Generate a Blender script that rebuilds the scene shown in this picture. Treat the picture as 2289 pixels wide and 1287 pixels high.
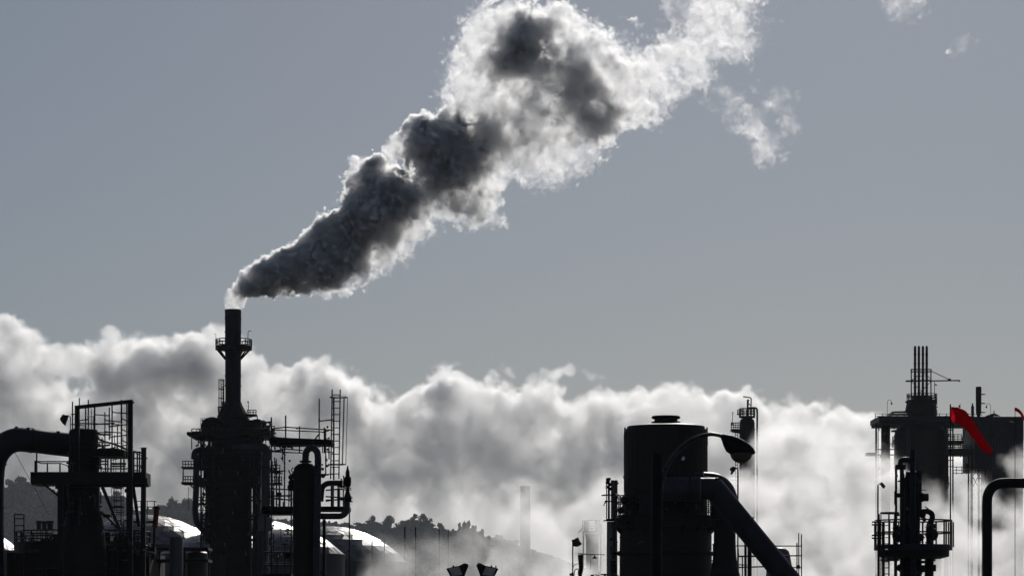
import bpy, bmesh, math, random
import numpy as np
from mathutils import Vector, Matrix, Euler

random.seed(7)
RNG = np.random.default_rng(7)
SC = bpy.context.scene
COL = SC.collection
for o in list(bpy.data.objects):
    bpy.data.objects.remove(o, do_unlink=True)

# ---------------------------------------------------------------- camera
F = 6490.0          # focal length in photo pixels (20 degree field)
CX, HOR = 1144.5, 1400.0   # photo column of the view axis, photo row of the horizon
CAMZ = 6.0
cam = bpy.data.cameras.new('camera')
cam.sensor_width = 36.0
cam.lens = 36.0 * F / 2289.0
cam.shift_y = (HOR - 643.5) / 2289.0
cam.clip_start = 0.5
cam.clip_end = 60000
camo = bpy.data.objects.new('camera', cam)
camo.location = (0, 0, CAMZ)
camo.rotation_euler = (math.radians(90), 0, 0)
COL.objects.link(camo)
SC.camera = camo

# ---------------------------------------------------------------- light
SUN_EL, SUN_AZ = 27.0, 8.0       # above the horizon; degrees to the right of the view axis
world = bpy.data.worlds.new('World')
SC.world = world
world.use_nodes = True
wn = world.node_tree; wn.nodes.clear()
sky = wn.nodes.new('ShaderNodeTexSky'); sky.sky_type = 'NISHITA'
sky.sun_disc = False
sky.sun_elevation = math.radians(SUN_EL)
sky.sun_rotation = math.radians(SUN_AZ)
sky.altitude = 0; sky.air_density = 1.0; sky.dust_density = 0.6; sky.ozone_density = 3.0
hsv = wn.nodes.new('ShaderNodeHueSaturation'); hsv.inputs['Saturation'].default_value = 0.9
gam = wn.nodes.new('ShaderNodeGamma'); gam.inputs['Gamma'].default_value = 0.72
bg = wn.nodes.new('ShaderNodeBackground'); bg.inputs['Strength'].default_value = 0.0505
wo = wn.nodes.new('ShaderNodeOutputWorld')
wn.links.new(sky.outputs[0], hsv.inputs['Color']); wn.links.new(hsv.outputs[0], gam.inputs['Color']); tint = wn.nodes.new('ShaderNodeMix'); tint.data_type = 'RGBA'; tint.blend_type = 'MULTIPLY'; tint.inputs[0].default_value = 1.0
tint.inputs[7].default_value = (0.965, 1.0, 1.085, 1)
wn.links.new(gam.outputs[0], tint.inputs[6]); wn.links.new(tint.outputs[2], bg.inputs['Color']); wn.links.new(bg.outputs[0], wo.inputs['Surface'])
sl = bpy.data.lights.new('sun', 'SUN'); sl.energy = 2.9; sl.angle = math.radians(0.53); sl.color = (1.0, 0.96, 0.91)
so = bpy.data.objects.new('sun', sl); COL.objects.link(so)
_e, _a = math.radians(SUN_EL), math.radians(SUN_AZ)
SUNDIR = Vector((math.sin(_a) * math.cos(_e), math.cos(_a) * math.cos(_e), math.sin(_e)))
so.rotation_euler = SUNDIR.to_track_quat('Z', 'Y').to_euler()

SC.view_settings.view_transform = 'Standard'
SC.view_settings.look = 'None'
SC.view_settings.exposure = 0.0
SC.view_settings.gamma = 1.0
SC.render.engine = 'CYCLES'
cy = SC.cycles
cy.use_denoising = True
cy.denoiser = 'OPENIMAGEDENOISE'
cy.max_bounces = 8; cy.diffuse_bounces = 2; cy.glossy_bounces = 2; cy.transmission_bounces = 3
cy.volume_bounces = 6
cy.transparent_max_bounces = 8
cy.volume_step_rate = 1.0
cy.volume_max_steps = 512
SC.render.use_persistent_data = False

def P(px, py, D):
    return Vector(((px - CX) / F * D, D, CAMZ + (HOR - py) / F * D))
# ---------------------------------------------------------------- materials
def mat(name, c1, c2=None, scale=1.5, rough=0.55, metal=0.0, bump=0.0, spec=0.18, streak=False, alpha=None, trans=0.0):
    m = bpy.data.materials.new(name); m.use_nodes = True; nt = m.node_tree
    b = nt.nodes['Principled BSDF']; b.inputs['Metallic'].default_value = metal
    b.inputs['Specular IOR Level'].default_value = spec
    tc = nt.nodes.new('ShaderNodeTexCoord'); mp_ = nt.nodes.new('ShaderNodeMapping')
    geo = nt.nodes.new('ShaderNodeNewGeometry')
    nt.links.new(geo.outputs['Position'], mp_.inputs[0])
    if streak: mp_.inputs['Scale'].default_value = (1, 1, 0.15)
    nz = nt.nodes.new('ShaderNodeTexNoise'); nz.inputs['Scale'].default_value = scale; nz.inputs['Detail'].default_value = 6; nz.inputs['Roughness'].default_value = 0.65
    nt.links.new(mp_.outputs[0], nz.inputs['Vector'])
    rp = nt.nodes.new('ShaderNodeValToRGB'); rp.color_ramp.elements[0].position = 0.38; rp.color_ramp.elements[1].position = 0.64
    rp.color_ramp.elements[0].color = (*c1, 1); rp.color_ramp.elements[1].color = (*(c2 or c1), 1)
    nt.links.new(nz.outputs[0], rp.inputs[0]); nt.links.new(rp.outputs[0], b.inputs['Base Color'])
    mr = nt.nodes.new('ShaderNodeMapRange'); mr.inputs['To Min'].default_value = max(.05, rough - .12); mr.inputs['To Max'].default_value = min(1, rough + .12)
    nt.links.new(nz.outputs[0], mr.inputs[0]); nt.links.new(mr.outputs[0], b.inputs['Roughness'])
    if trans: b.inputs['Transmission Weight'].default_value = trans
    if bump:
        bp = nt.nodes.new('ShaderNodeBump'); bp.inputs['Strength'].default_value = bump; bp.inputs['Distance'].default_value = 0.05
        n2 = nt.nodes.new('ShaderNodeTexNoise'); n2.inputs['Scale'].default_value = scale * 4; n2.inputs['Detail'].default_value = 5
        nt.links.new(mp_.outputs[0], n2.inputs['Vector']); nt.links.new(n2.outputs[0], bp.inputs['Height']); nt.links.new(bp.outputs[0], b.inputs['Normal'])
    return m

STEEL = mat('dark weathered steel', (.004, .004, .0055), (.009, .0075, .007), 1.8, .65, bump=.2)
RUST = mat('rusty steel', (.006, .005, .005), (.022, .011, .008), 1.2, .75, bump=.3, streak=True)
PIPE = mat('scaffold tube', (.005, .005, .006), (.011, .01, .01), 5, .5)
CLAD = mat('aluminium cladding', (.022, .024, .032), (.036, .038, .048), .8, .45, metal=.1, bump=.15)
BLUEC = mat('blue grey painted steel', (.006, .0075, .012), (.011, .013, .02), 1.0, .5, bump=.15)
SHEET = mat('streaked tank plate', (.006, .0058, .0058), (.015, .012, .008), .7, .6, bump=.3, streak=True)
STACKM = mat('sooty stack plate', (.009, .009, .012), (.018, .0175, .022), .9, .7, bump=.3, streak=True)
DOMEM = mat('dull aluminium roof panel', (.1, .097, .093), (.17, .163, .155), .35, .37, metal=.92, bump=.1)
DOMEM2 = mat('weathered aluminium roof panel', (.07, .07, .073), (.13, .125, .12), .35, .4, metal=.9, bump=.1)
TANKM = mat('painted tank shell', (.016, .018, .023), (.03, .033, .04), .2, .6, streak=True)
PALE = mat('pale painted steel', (.05, .05, .055), (.085, .083, .08), .6, .5, streak=True)
GLASS = mat('frosted lamp bowl', (.045, .042, .028), (.09, .082, .055), 6, .5, spec=.3)
LENS = mat('floodlight glass', (.2, .2, .2), (.32, .32, .3), 4, .2, spec=.8)
GALV = mat('galvanised lamp arm', (.035, .033, .033), (.07, .066, .06), 6, .4, metal=.6)
VENTG = mat('weathered light grey paint', (.1, .1, .095), (.19, .185, .17), 1.2, .6, streak=True)
PLATE = mat('white enamel plate', (.6, .6, .58), (.75, .75, .72), 3, .5)
REDTUBE = mat('faded red paint', (.14, .02, .015), (.2, .035, .025), 4, .6)
LEAF = mat('tree foliage', (.045, .052, .04), (.085, .095, .065), .15, .9, bump=.4)
BARK = mat('bark', (.05, .04, .03), (.09, .07, .05), .6, .9)
EARTH = mat('hill soil', (.02, .022, .016), (.035, .035, .025), .01, 1.0, spec=0)
GROUNDM = mat('oily gravel and asphalt', (.045, .044, .042), (.085, .08, .075), .3, .9, bump=.3)

def sock_mat():
    m = bpy.data.materials.new('red windsock cloth'); m.use_nodes = True; nt = m.node_tree; nt.nodes.clear()
    o = nt.nodes.new('ShaderNodeOutputMaterial'); d = nt.nodes.new('ShaderNodeBsdfDiffuse'); t = nt.nodes.new('ShaderNodeBsdfTranslucent'); mx = nt.nodes.new('ShaderNodeMixShader')
    g = nt.nodes.new('ShaderNodeNewGeometry'); w = nt.nodes.new('ShaderNodeTexWave'); w.inputs['Scale'].default_value = 6; w.inputs['Distortion'].default_value = 3
    nt.links.new(g.outputs['Position'], w.inputs['Vector'])
    rp = nt.nodes.new('ShaderNodeValToRGB'); rp.color_ramp.elements[0].color = (.46, .003, .014, 1); rp.color_ramp.elements[1].color = (.62, .005, .022, 1)
    nt.links.new(w.outputs[0], rp.inputs[0])
    for s in (d, t): nt.links.new(rp.outputs[0], s.inputs['Color'])
    mx.inputs[0].default_value = .5
    nt.links.new(d.outputs[0], mx.inputs[1]); nt.links.new(t.outputs[0], mx.inputs[2]); nt.links.new(mx.outputs[0], o.inputs['Surface'])
    return m
SOCK = sock_mat()

# ---------------------------------------------------------------- builders
WM = {}
_unit = {}
def link(name, me, M, parent=None):
    o = bpy.data.objects.new(name, me); COL.objects.link(o); WM[o.name] = M
    if parent is not None:
        o.parent = parent; o.matrix_local = WM[parent.name].inverted() @ M
        # children of scaled rods keep their own size through the inverse
    else:
        o.matrix_world = M
    return o
def unit(kind, m):
    key = (kind, m.name)
    if key in _unit: return _unit[key]
    bm = bmesh.new()
    if kind == 'rod':
        bmesh.ops.create_cone(bm, cap_ends=True, segments=8, radius1=1, radius2=1, depth=1, matrix=Matrix.Translation((0, 0, .5)))
    elif kind == 'beam':
        bmesh.ops.create_cube(bm, size=1, matrix=Matrix.Translation((0, 0, .5)))
    else:
        bmesh.ops.create_icosphere(bm, subdivisions=2, radius=1)
    me = bpy.data.meshes.new(kind); bm.to_mesh(me); bm.free(); me.materials.append(m)
    if kind != 'beam':
        me.polygons.foreach_set('use_smooth', [len(p.vertices) < 8 for p in me.polygons])
    _unit[key] = me
    return me
def orient(a, b, sx, sy):
    d = b - a; L = d.length
    q = d.to_track_quat('Z', 'Y') if L > 1e-6 else Euler((0, 0, 0)).to_quaternion()
    return Matrix.Translation(a) @ q.to_matrix().to_4x4() @ Matrix.Diagonal((sx, sy, max(L, 1e-4), 1))
def mesh_from(name, V, Fc, m, smooth=False):
    me = bpy.data.meshes.new(name); me.from_pydata([tuple(v) for v in V], [], Fc); me.materials.append(m)
    bm = bmesh.new(); bm.from_mesh(me); bmesh.ops.recalc_face_normals(bm, faces=bm.faces); bm.to_mesh(me); bm.free()
    if smooth:
        me.polygons.foreach_set('use_smooth', [True] * len(me.polygons))
        try: me.set_sharp_from_angle(angle=math.radians(38))
        except Exception: pass
    me.update(); return me
def smooth_path(pts, step=6):
    """Catmull-Rom through the points"""
    out = []
    n = len(pts)
    for i in range(n - 1):
        p0, p1, p2, p3 = pts[max(0, i-1)], pts[i], pts[i+1], pts[min(n-1, i+2)]
        for s in range(step):
            t = s / step
            out.append(0.5 * ((2*p1) + (p2-p0)*t + (2*p0-5*p1+4*p2-p3)*t*t + (-p0+3*p1-3*p2+p3)*t**3))
    out.append(pts[-1]); return out
def sweep(pts, radii, seg=14, caps=True):
    V, Fc = [], []
    up = Vector((0, 1, 0))
    n = len(pts)
    for i, p in enumerate(pts):
        d = (pts[min(n-1, i+1)] - pts[max(0, i-1)]).normalized()
        a = d.cross(up)
        if a.length < 1e-3: a = d.cross(Vector((1, 0, 0)))
        a.normalize(); b = d.cross(a).normalized()
        r = radii[i] if isinstance(radii, (list, tuple)) else radii
        for k in range(seg):
            t = 2*math.pi*k/seg
            V.append(p + a*math.cos(t)*r + b*math.sin(t)*r)
    for i in range(n-1):
        for k in range(seg):
            k2 = (k+1) % seg
            Fc.append((i*seg+k, i*seg+k2, (i+1)*seg+k2, (i+1)*seg+k))
    if caps:
        Fc.append(tuple(range(seg))); Fc.append(tuple((n-1)*seg+k for k in range(seg)))
    return V, Fc

class T:
    """a thing standing at photo column px, distance D; parts are given in photo pixels at that distance"""
    def __init__(s, name, label, cat, px, D, group=None, kind=None):
        s.D = D; s.k = D / F
        s.o = bpy.data.objects.new(name, None); COL.objects.link(s.o)
        s.o.empty_display_size = .5
        g = P(px, HOR, D); M = Matrix.Translation((g.x, D, 0)); s.o.matrix_world = M; WM[s.o.name] = M
        s.o['label'] = label; s.o['category'] = cat
        if group: s.o['group'] = group
        if kind: s.o['kind'] = kind
        s.gy = HOR + CAMZ / s.k      # photo row of the ground at this distance
    def pt(s, x, y, dy=0.0): return P(x, y, s.D + dy)
    def rod(s, name, x1, y1, x2, y2, w, m=PIPE, dy=0.0, dy2=None, parent=None):
        a, b = s.pt(x1, y1, dy), s.pt(x2, y2, dy if dy2 is None else dy2); r = (w*1.3+.4) * s.k / 2
        return link(name, unit('rod', m), orient(a, b, r, r), parent or s.o)
    def rodw(s, name, a, b, r, m=PIPE, parent=None):
        return link(name, unit('rod', m), orient(a, b, r*1.5, r*1.5), parent or s.o)
    def beam(s, name, x1, y1, x2, y2, w, m=STEEL, dy=0.0, d=None, dy2=None):
        a, b = s.pt(x1, y1, dy), s.pt(x2, y2, dy if dy2 is None else dy2)
        return link(name, unit('beam', m), s._mb(a, b, w*s.k, d if d else w*s.k), s.o)
    def _mb(s, a, b, w, d):
        z = (b-a).normalized(); y = Vector((0, 1, 0)) if abs(z.y) < .9 else Vector((0, 0, 1)); y = (y - z*y.dot(z)).normalized(); x = y.cross(z)
        M = Matrix((x*w, y*d, (b-a))).transposed().to_4x4(); M.translation = a
        return M
    def box(s, name, x0, x1, y0, y1, d, m=STEEL, dy=0.0, parent=None):
        a = s.pt(x0, y1, dy); b = s.pt(x1, y0, dy)
        M = Matrix.Translation(((a.x+b.x)/2, s.D+dy, a.z)) @ Matrix.Diagonal((b.x-a.x, d, b.z-a.z, 1))
        return link(name, unit('beam', m), M, parent or s.o)
    def ball(s, name, x, y, r, m=STEEL, dy=0.0, sq=1.0):
        R = r*s.k
        return link(name, unit('ball', m), Matrix.Translation(s.pt(x, y, dy)) @ Matrix.Diagonal((R, R, R*sq, 1)), s.o)
    def tube(s, name, pts, w, m=CLAD, step=6, seg=16, parent=None, taper=None, bands=0, bandm=None):
        q = [s.pt(p[0], p[1], p[2] if len(p) > 2 else 0.0) for p in pts]
        path = smooth_path(q, step) if step > 1 else q
        r = w*s.k/2
        rr = [r * (taper[0] + (taper[1]-taper[0]) * i/(len(path)-1)) for i in range(len(path))] if taper else r
        V, Fc = sweep(path, rr, seg)
        o = link(name, mesh_from(name, V, Fc, m, True), Matrix.Identity(4), parent or s.o)
        if bands:                                       # joint bands along the pipe
            acc = 0.0
            for i in range(1, len(path)):
                acc += (path[i]-path[i-1]).length
                if acc > bands:
                    acc = 0.0; d = (path[i]-path[i-1]).normalized()
                    V, Fc = sweep([path[i]-d*r*.07, path[i]+d*r*.07], r*1.045, seg)
                    link('joint_band', mesh_from('joint_band', V, Fc, bandm or m), Matrix.Identity(4), o)
        return o
    def lathe(s, name, cx, prof, m=STEEL, dy=0.0, seg=40, parent=None):
        c = s.pt(cx, HOR, dy); V, Fc = [], []
        for r, y in prof:
            z = s.pt(cx, y, 0).z
            for k in range(seg):
                t = 2*math.pi*k/seg; V.append((c.x + math.cos(t)*r*s.k, s.D+dy+math.sin(t)*r*s.k, z))
        for i in range(len(prof)-1):
            for k in range(seg):
                k2 = (k+1) % seg; Fc.append((i*seg+k, i*seg+k2, (i+1)*seg+k2, (i+1)*seg+k))
        Fc.append(tuple(range(seg))); Fc.append(tuple((len(prof)-1)*seg+k for k in range(seg)))
        return link(name, mesh_from(name, V, Fc, m, True), Matrix.Identity(4), parent or s.o)
    def plate(s, name, poly, d, m=STEEL, dy=0.0, parent=None):
        n = len(poly)
        V = [s.pt(x, y, dy) + Vector((0, -d/2, 0)) for x, y in poly] + [s.pt(x, y, dy) + Vector((0, d/2, 0)) for x, y in poly]
        Fc = [tuple(range(n)), tuple(range(2*n-1, n-1, -1))] + [(i, (i+1) % n, n+(i+1) % n, n+i) for i in range(n)]
        return link(name, mesh_from(name, V, Fc, m), Matrix.Identity(4), parent or s.o)
    def hoop(s, name, cx, y, r, w, m=PIPE, dy=0.0, arc=(0, 360), seg=6, parent=None):
        c = s.pt(cx, y, 0); c.y = s.D+dy; R = r*s.k
        n = max(4, int(abs(arc[1]-arc[0]) / 12))
        pts = [c + Vector((math.cos(math.radians(arc[0]+(arc[1]-arc[0])*i/n))*R, math.sin(math.radians(arc[0]+(arc[1]-arc[0])*i/n))*R, 0)) for i in range(n+1)]
        V, Fc = [], []
        for i, p in enumerate(pts):
            dirr = (p-c).normalized(); r2 = (w*1.3+.4)*s.k/2
            for k in range(seg):
                t = 2*math.pi*k/seg; V.append(p + dirr*math.cos(t)*r2 + Vector((0, 0, math.sin(t)*r2)))
        for i in range(n):
            for k in range(seg):
                k2 = (k+1) % seg; Fc.append((i*seg+k, i*seg+k2, (i+1)*seg+k2, (i+1)*seg+k))
        Fc.append(tuple(range(seg))); Fc.append(tuple(n*seg+k for k in range(seg)))
        return link(name, mesh_from(name, V, Fc, m, True), Matrix.Identity(4), parent or s.o)
    def round_deck(s, cx, y, r, th, rail, n=14, w=1.4, m=PIPE, dm=STEEL, dy=0.0, arc=(0, 360), inner=0.0, mids=1):
        c = s.pt(cx, y, 0); R = r*s.k; Ri = inner*s.k; z1 = c.z; z0 = s.pt(cx, y+th, 0).z
        nn = max(6, int(abs(arc[1]-arc[0]) / 10)); V, Fc = [], []
        for i in range(nn+1):
            t = math.radians(arc[0]+(arc[1]-arc[0])*i/nn); cs, sn = math.cos(t), math.sin(t)
            for rr, z in ((Ri, z0), (R, z0), (R, z1), (Ri, z1)): V.append((c.x+cs*rr, s.D+dy+sn*rr, z))
        for i in range(nn):
            for k in range(4):
                k2 = (k+1) % 4; Fc.append((i*4+k, i*4+k2, i*4+4+k2, i*4+4+k))
        Fc.append((0, 1, 2, 3)); Fc.append(tuple(nn*4+k for k in range(4)))
        link('deck', mesh_from('deck', V, Fc, dm), Matrix.Identity(4), s.o)
        rr = r - w*.6
        for j in range(mids+1):
            s.hoop('rail', cx, y - rail*(1 - j/(mids+1)), rr, w, m, dy, arc)
        for i in range(n + (0 if abs(arc[1]-arc[0]) >= 360 else 1)):
            t = math.radians(arc[0]+(arc[1]-arc[0])*i/n)
            a = Vector((c.x+math.cos(t)*rr*s.k, s.D+dy+math.sin(t)*rr*s.k, z1)); b = a + Vector((0, 0, rail*s.k))
            s.rodw('rail_post', a, b, w*s.k*.5, m)
    def rect_deck(s, x0, x1, y, d, th, rail, n=4, w=1.4, m=PIPE, dm=STEEL, dy=0.0, mids=1, back=True):
        s.box('deck', x0, x1, y, y+th, d, dm, dy)
        for side in ((-1, 1) if back else (-1,)):
            yy = dy + side*(d/2 - .03)
            for j in range(mids+1):
                ry = y - rail*(1-j/(mids+1)); s.rod('rail', x0+w/2, ry, x1-w/2, ry, w, m, yy)
            for i in range(n+1):
                x = x0 + w/2 + (x1-x0-w)*i/n; s.rod('rail_post', x, y, x, y-rail, w, m, yy)
        for x in (x0+w/2, x1-w/2):
            for j in range(mids+1):
                ry = y - rail*(1-j/(mids+1)); s.rod('rail', x, ry, x, ry, w, m, dy-d/2+.03, dy+d/2-.03)
    def ladder(s, x, y0, y1, wid, sp, w=1.3, m=PIPE, dy=0.0, cage=0, cy0=None, cy1=None, ax=0.0):
        """stiles from row y0 (top) to y1; ax leans the ladder plane round by that many metres in depth"""
        for sx, ddy in ((-.5, -ax/2), (.5, ax/2)):
            s.rod('stile', x+sx*wid, y0, x+sx*wid, y1, w, m, dy+ddy)
        y = y0 + sp*.6
        while y < y1:
            s.rod('rung', x-wid/2, y, x+wid/2, y, w*.8, m, dy-ax/2, dy+ax/2); y += sp
        if cage:
            y = cy0
            while y <= cy1 + .1:
                s.hoop('cage_hoop', x, y, cage, w*.9, m, dy - cage*s.k*.6); y += max(8.0, (cy1-cy0)/max(1, round((cy1-cy0)/(sp*3))))
            for a in (200, 235, 270, 305, 340):
                t = math.radians(a); c = s.pt(x, cy0, 0)
                p = Vector((c.x+math.cos(t)*cage*s.k, s.D+dy-cage*s.k*.6+math.sin(t)*cage*s.k, c.z)); q = p.copy(); q.z = s.pt(x, cy1, 0).z
                s.rodw('cage_bar', p, q, w*s.k*.4, m)
    def joints(s, pts, w=3.0, m=PIPE, dy=0.0):
        for x, y in pts: s.box('coupler', x-w/2, x+w/2, y-w/2, y+w/2, w*s.k, m, dy)
    def clutter(s, x0, x1, y0, y1, n, seed, dy, mm=(STEEL, STEEL, CLAD), rmax=3.2):
        r = random.Random(seed)                        # small pipe runs, valves and brackets
        for i in range(n):
            x, y = r.uniform(x0, x1), r.uniform(y0, y1); q = r.random(); m = r.choice(mm); d = dy + r.uniform(-.4, .4)
            if q < .3: s.rod('pipe_run', x, y, x, min(y1, y + r.uniform(10, 34)), r.uniform(1, 2.2), m, d)
            elif q < .5: s.rod('pipe_run', x, y, min(x1, x + r.uniform(5, 18)), y + r.uniform(-.6, .6), r.uniform(1, 2), m, d)
            elif q < .75: s.ball('valve_body', x, y, r.uniform(1.4, rmax), m, d)
            else: s.box('bracket', x, x + r.uniform(2, 5), y, y + r.uniform(2, 6), .4, m, d)
    def flange(s, x, y, r, th, m=STEEL, dy=0.0, horiz=False):
        if horiz: s.rod('flange', x-th/2, y, x+th/2, y, 2*r, m, dy)
        else: s.rod('flange', x, y-th/2, x, y+th/2, 2*r, m, dy)
# ---------------------------------------------------------------- ground, hills, trees
def sheet(name, V, Fc, m, kind='structure', smooth=False):
    o = link(name, mesh_from(name, V, Fc, m, smooth), Matrix.Identity(4)); o['kind'] = kind; return o
gv = [(-12000, -500, 0), (12000, -500, 0), (12000, 40000, 0), (-12000, 40000, 0)]
sheet('ground', gv, [(0, 1, 2, 3)], GROUNDM)

HILL_D = 4250.0; HS = 1.7
_sk = [(-400,1075),(-200,1080),(-60,1085),(0,1092),(25,1088),(50,1078),(100,1080),(120,1108),(160,1112),(200,1108),(240,1112),(270,1108),(285,1125),(310,1142),(345,1136),(370,1132),(400,1126),(425,1126),(445,1145),(520,1150),(600,1158),(700,1166),(760,1168),(800,1172),(840,1166),(870,1172),(890,1176),(910,1168),(940,1160),(965,1170),(990,1182),(1020,1182),(1050,1180),(1075,1192),(1100,1196),(1150,1206),(1250,1240),(1400,1292),(1700,1310),(2100,1316),(2600,1316)]
_kx = np.array([a for a, b in _sk], float); _ky = np.array([b for a, b in _sk], float)
def ridge(px): return CAMZ + (HOR - (float(np.interp(px, _kx, _ky)) + 20)) / F * HILL_D     # bare ground below the tree tops
_hr = random.Random(3)
_bumps = [(_hr.uniform(-520, 620)*HS, _hr.uniform(1950, 2900)*HS, _hr.uniform(30, 90)*HS, _hr.uniform(-5, 6)*HS) for _ in range(70)]
def hill_z(x, y):
    px = CX + x / HILL_D * F
    t = max(0.0, min(1.0, (y/HS - 1850) / 650)); t = t*t*(3-2*t)
    t2 = 1.0 if y/HS < 2500 else max(0.25, 1 - (y/HS - 2500) / 2200)
    z = ridge(px) * t * t2
    for bx, by, br, bh in _bumps:
        d2 = ((x-bx)**2 + (y-by)**2) / (br*br)
        if d2 < 6: z += bh * math.exp(-d2) * t * (0 if y > 2440*HS else 1)
    return z
V, Fc = [], []
NX, NY = 150, 34
for j in range(NY):
    y = 1850 + j * 60.0
    for i in range(NX):
        x = -640 + i * 8.6 + (i - NX/2) * (y - 2500) * 8.6 / 2500
        x *= HS; V.append((x, y*HS, hill_z(x, y*HS) - (.5 if j == 0 else 0)))
for j in range(NY-1):
    for i in range(NX-1): Fc.append((j*NX+i, j*NX+i+1, (j+1)*NX+i+1, (j+1)*NX+i))
sheet('hills', V, Fc, EARTH, smooth=True)

# leafy crowns: many leaf-clump triangles spread through a lumpy volume
def crown_tris(rg, R, H, n, leaf):
    """n small crooked quads spread through 5-8 overlapping lobes; local origin at the crown base"""
    lobes = []
    for i in range(rg.integers(5, 9)):
        a = rg.uniform(0, 2*math.pi); q = rg.uniform(.1, .62)*R; h = rg.uniform(.25, .82)*H
        lobes.append((math.cos(a)*q, math.sin(a)*q, h, rg.uniform(.3, .52)*R*(1.1 - .45*h/H)))
    L = np.array(lobes); idx = rg.integers(0, len(lobes), n)
    d = rg.normal(size=(n, 3)); d /= np.linalg.norm(d, axis=1)[:, None]
    rad = rg.uniform(.45, 1.06, n)[:, None]
    c = L[idx, :3] + d * L[idx, 3:4] * rad * np.array([1, 1, .8])
    u = rg.normal(size=(n, 3)); u /= np.linalg.norm(u, axis=1)[:, None]
    w = np.cross(u, d + rg.normal(size=(n, 3))*.4); w /= np.linalg.norm(w, axis=1)[:, None]
    s = leaf * rg.uniform(.6, 1.4, n)[:, None]
    q = np.stack([c-u*s-w*s*.6, c+u*s-w*s*.4, c+u*s*.7+w*s, c-u*s*.8+w*s*.7], 1)
    return q.reshape(-1, 3)
def quads(name, pts, m):
    me = bpy.data.meshes.new(name); n = len(pts)
    me.vertices.add(n); me.vertices.foreach_set('co', pts.astype(np.float32).ravel())
    me.loops.add(n); me.loops.foreach_set('vertex_index', np.arange(n, dtype=np.int32))
    me.polygons.add(n//4); me.polygons.foreach_set('loop_start', np.arange(0, n, 4, dtype=np.int32))
    me.materials.append(m); me.update(calc_edges=True); me.validate(); return me
rg = np.random.default_rng(12)
protos = [crown_tris(rg, 1.0, 1.3, 90, .2) for _ in range(10)]
parts_ = []
for i in range(9000):
    px = rg.uniform(-320, 1300) if i < 7600 else rg.uniform(1300, 2450); yy = (rg.uniform(0, 1) ** .6 * 600 + 1920) * HS
    if i % 5 == 0: yy = rg.uniform(2450, 2515) * HS
    x = (px - CX) / F * HILL_D * (yy / HILL_D)
    R = rg.uniform(2.2, 4.4) * (.8 if px > 1100 else 1)
    if i % 5 == 0 and i % 3 == 0 and px < 1150: R = rg.uniform(4.2, 6.6)
    R *= HS
    q = protos[rg.integers(0, 10)]; a = rg.uniform(0, 6.28); ca, sa = math.cos(a), math.sin(a)
    M = np.array([[ca*R, -sa*R, 0], [sa*R, ca*R, 0], [0, 0, R*rg.uniform(.8, 1.2)]])
    parts_.append(q @ M.T + np.array([x, yy, hill_z(x, yy) - .5]))
wood = link('woodland', quads('woodland', np.concatenate(parts_), LEAF), Matrix.Identity(4))
wood['kind'] = 'stuff'; wood['label'] = 'dark evergreen woodland covering the hazy hills'; wood['category'] = 'woodland'

# single trees that break the skyline: (column, row of the top, crown half width px, label)
_trees = [
 (22,1076,14,'rounded hill tree just right of the big duct at the left edge'),
 (48,1070,17,'taller bushy hill tree under the small left platform'),
 (72,1082,12,'low hill tree in the dip under the left platform'),
 (92,1074,17,'broad hill tree below the diagonal platform brace'),
 (128,1104,12,'small hill tree beside the left structure column'),
 (262,1100,17,'round hill tree seen through the ladder cage'),
 (246,1118,11,'small hill tree behind the slanting brace'),
 (382,1116,9,'pointed conifer on the ridge between the two dark structures'),
 (392,1120,7,'thin conifer right of the pointed one on the ridge'),
 (412,1116,12,'round topped tree on the ridge beside the heater duct'),
 (426,1118,9,'small tree on the ridge touching the heater duct'),
 (831,1158,9,'narrow dark tree on the ridge above the dome end'),
 (866,1158,13,'spreading umbrella shaped tree on the ridge right of the safety valve'),
 (905,1164,13,'low round tree on the ridge at the left of the tallest clump'),
 (922,1160,12,'bushy tree on the ridge above the pair of thin poles'),
 (939,1153,15,'tallest peaked tree on the ridge in the middle'),
 (955,1162,12,'tree on the right shoulder of the tallest clump'),
 (982,1174,11,'low tree on the ridge between the two right poles'),
 (1032,1169,10,'first of two peaked trees where the ridge meets the mist'),
 (1046,1168,8,'second thinner peaked tree where the ridge meets the mist'),
 (1060,1180,9,'small tree sloping into the mist below the peaked pair'),
 (1076,1187,9,'last faint tree at the edge of the mist'),
]
for i, (px, py, hw, lab) in enumerate(_trees):
    D = (2490.0 - (i % 3) * 12) * HS
    t = T('hill_tree', lab, 'tree', px, D, 'single trees along the hill ridge')
    x = (px-CX)/F*D; z0 = hill_z(x, D); zt = P(px, py - 5, D).z; R = hw * t.k * 1.05
    H = max(zt - z0, R*1.3)
    g = bpy.data.objects[t.o.name]; M = Matrix.Translation((x, D, z0)); g.matrix_world = M; WM[g.name] = M
    zc = z0 + H * .22
    q = crown_tris(rg, 1.0, 1.0, 420, .085); q = q * np.array([R, R, zt - zc]) * np.array([1.25, 1.25, 1.0]) + np.array([x, D, zc])
    link('crown', quads('crown', q, LEAF), Matrix.Identity(4), t.o)
    V, Fc = sweep([Vector((x, D, z0-1)), Vector((x+R*.06, D, z0+H*.3)), Vector((x-R*.04, D, z0+H*.6))], [R*.13, R*.09, R*.03], 8)
    tr = link('trunk', mesh_from('trunk', V, Fc, BARK, True), Matrix.Identity(4), t.o)
    for k in range(3):
        a = rg.uniform(0, 6.28); b = Vector((x, D, z0+H*(.28+.1*k)))
        V, Fc = sweep([b, b + Vector((math.cos(a)*R*.4, math.sin(a)*R*.4, H*.22))], [R*.05, R*.02], 6)
        link('limb', mesh_from('limb', V, Fc, BARK), Matrix.Identity(4), tr)

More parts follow.
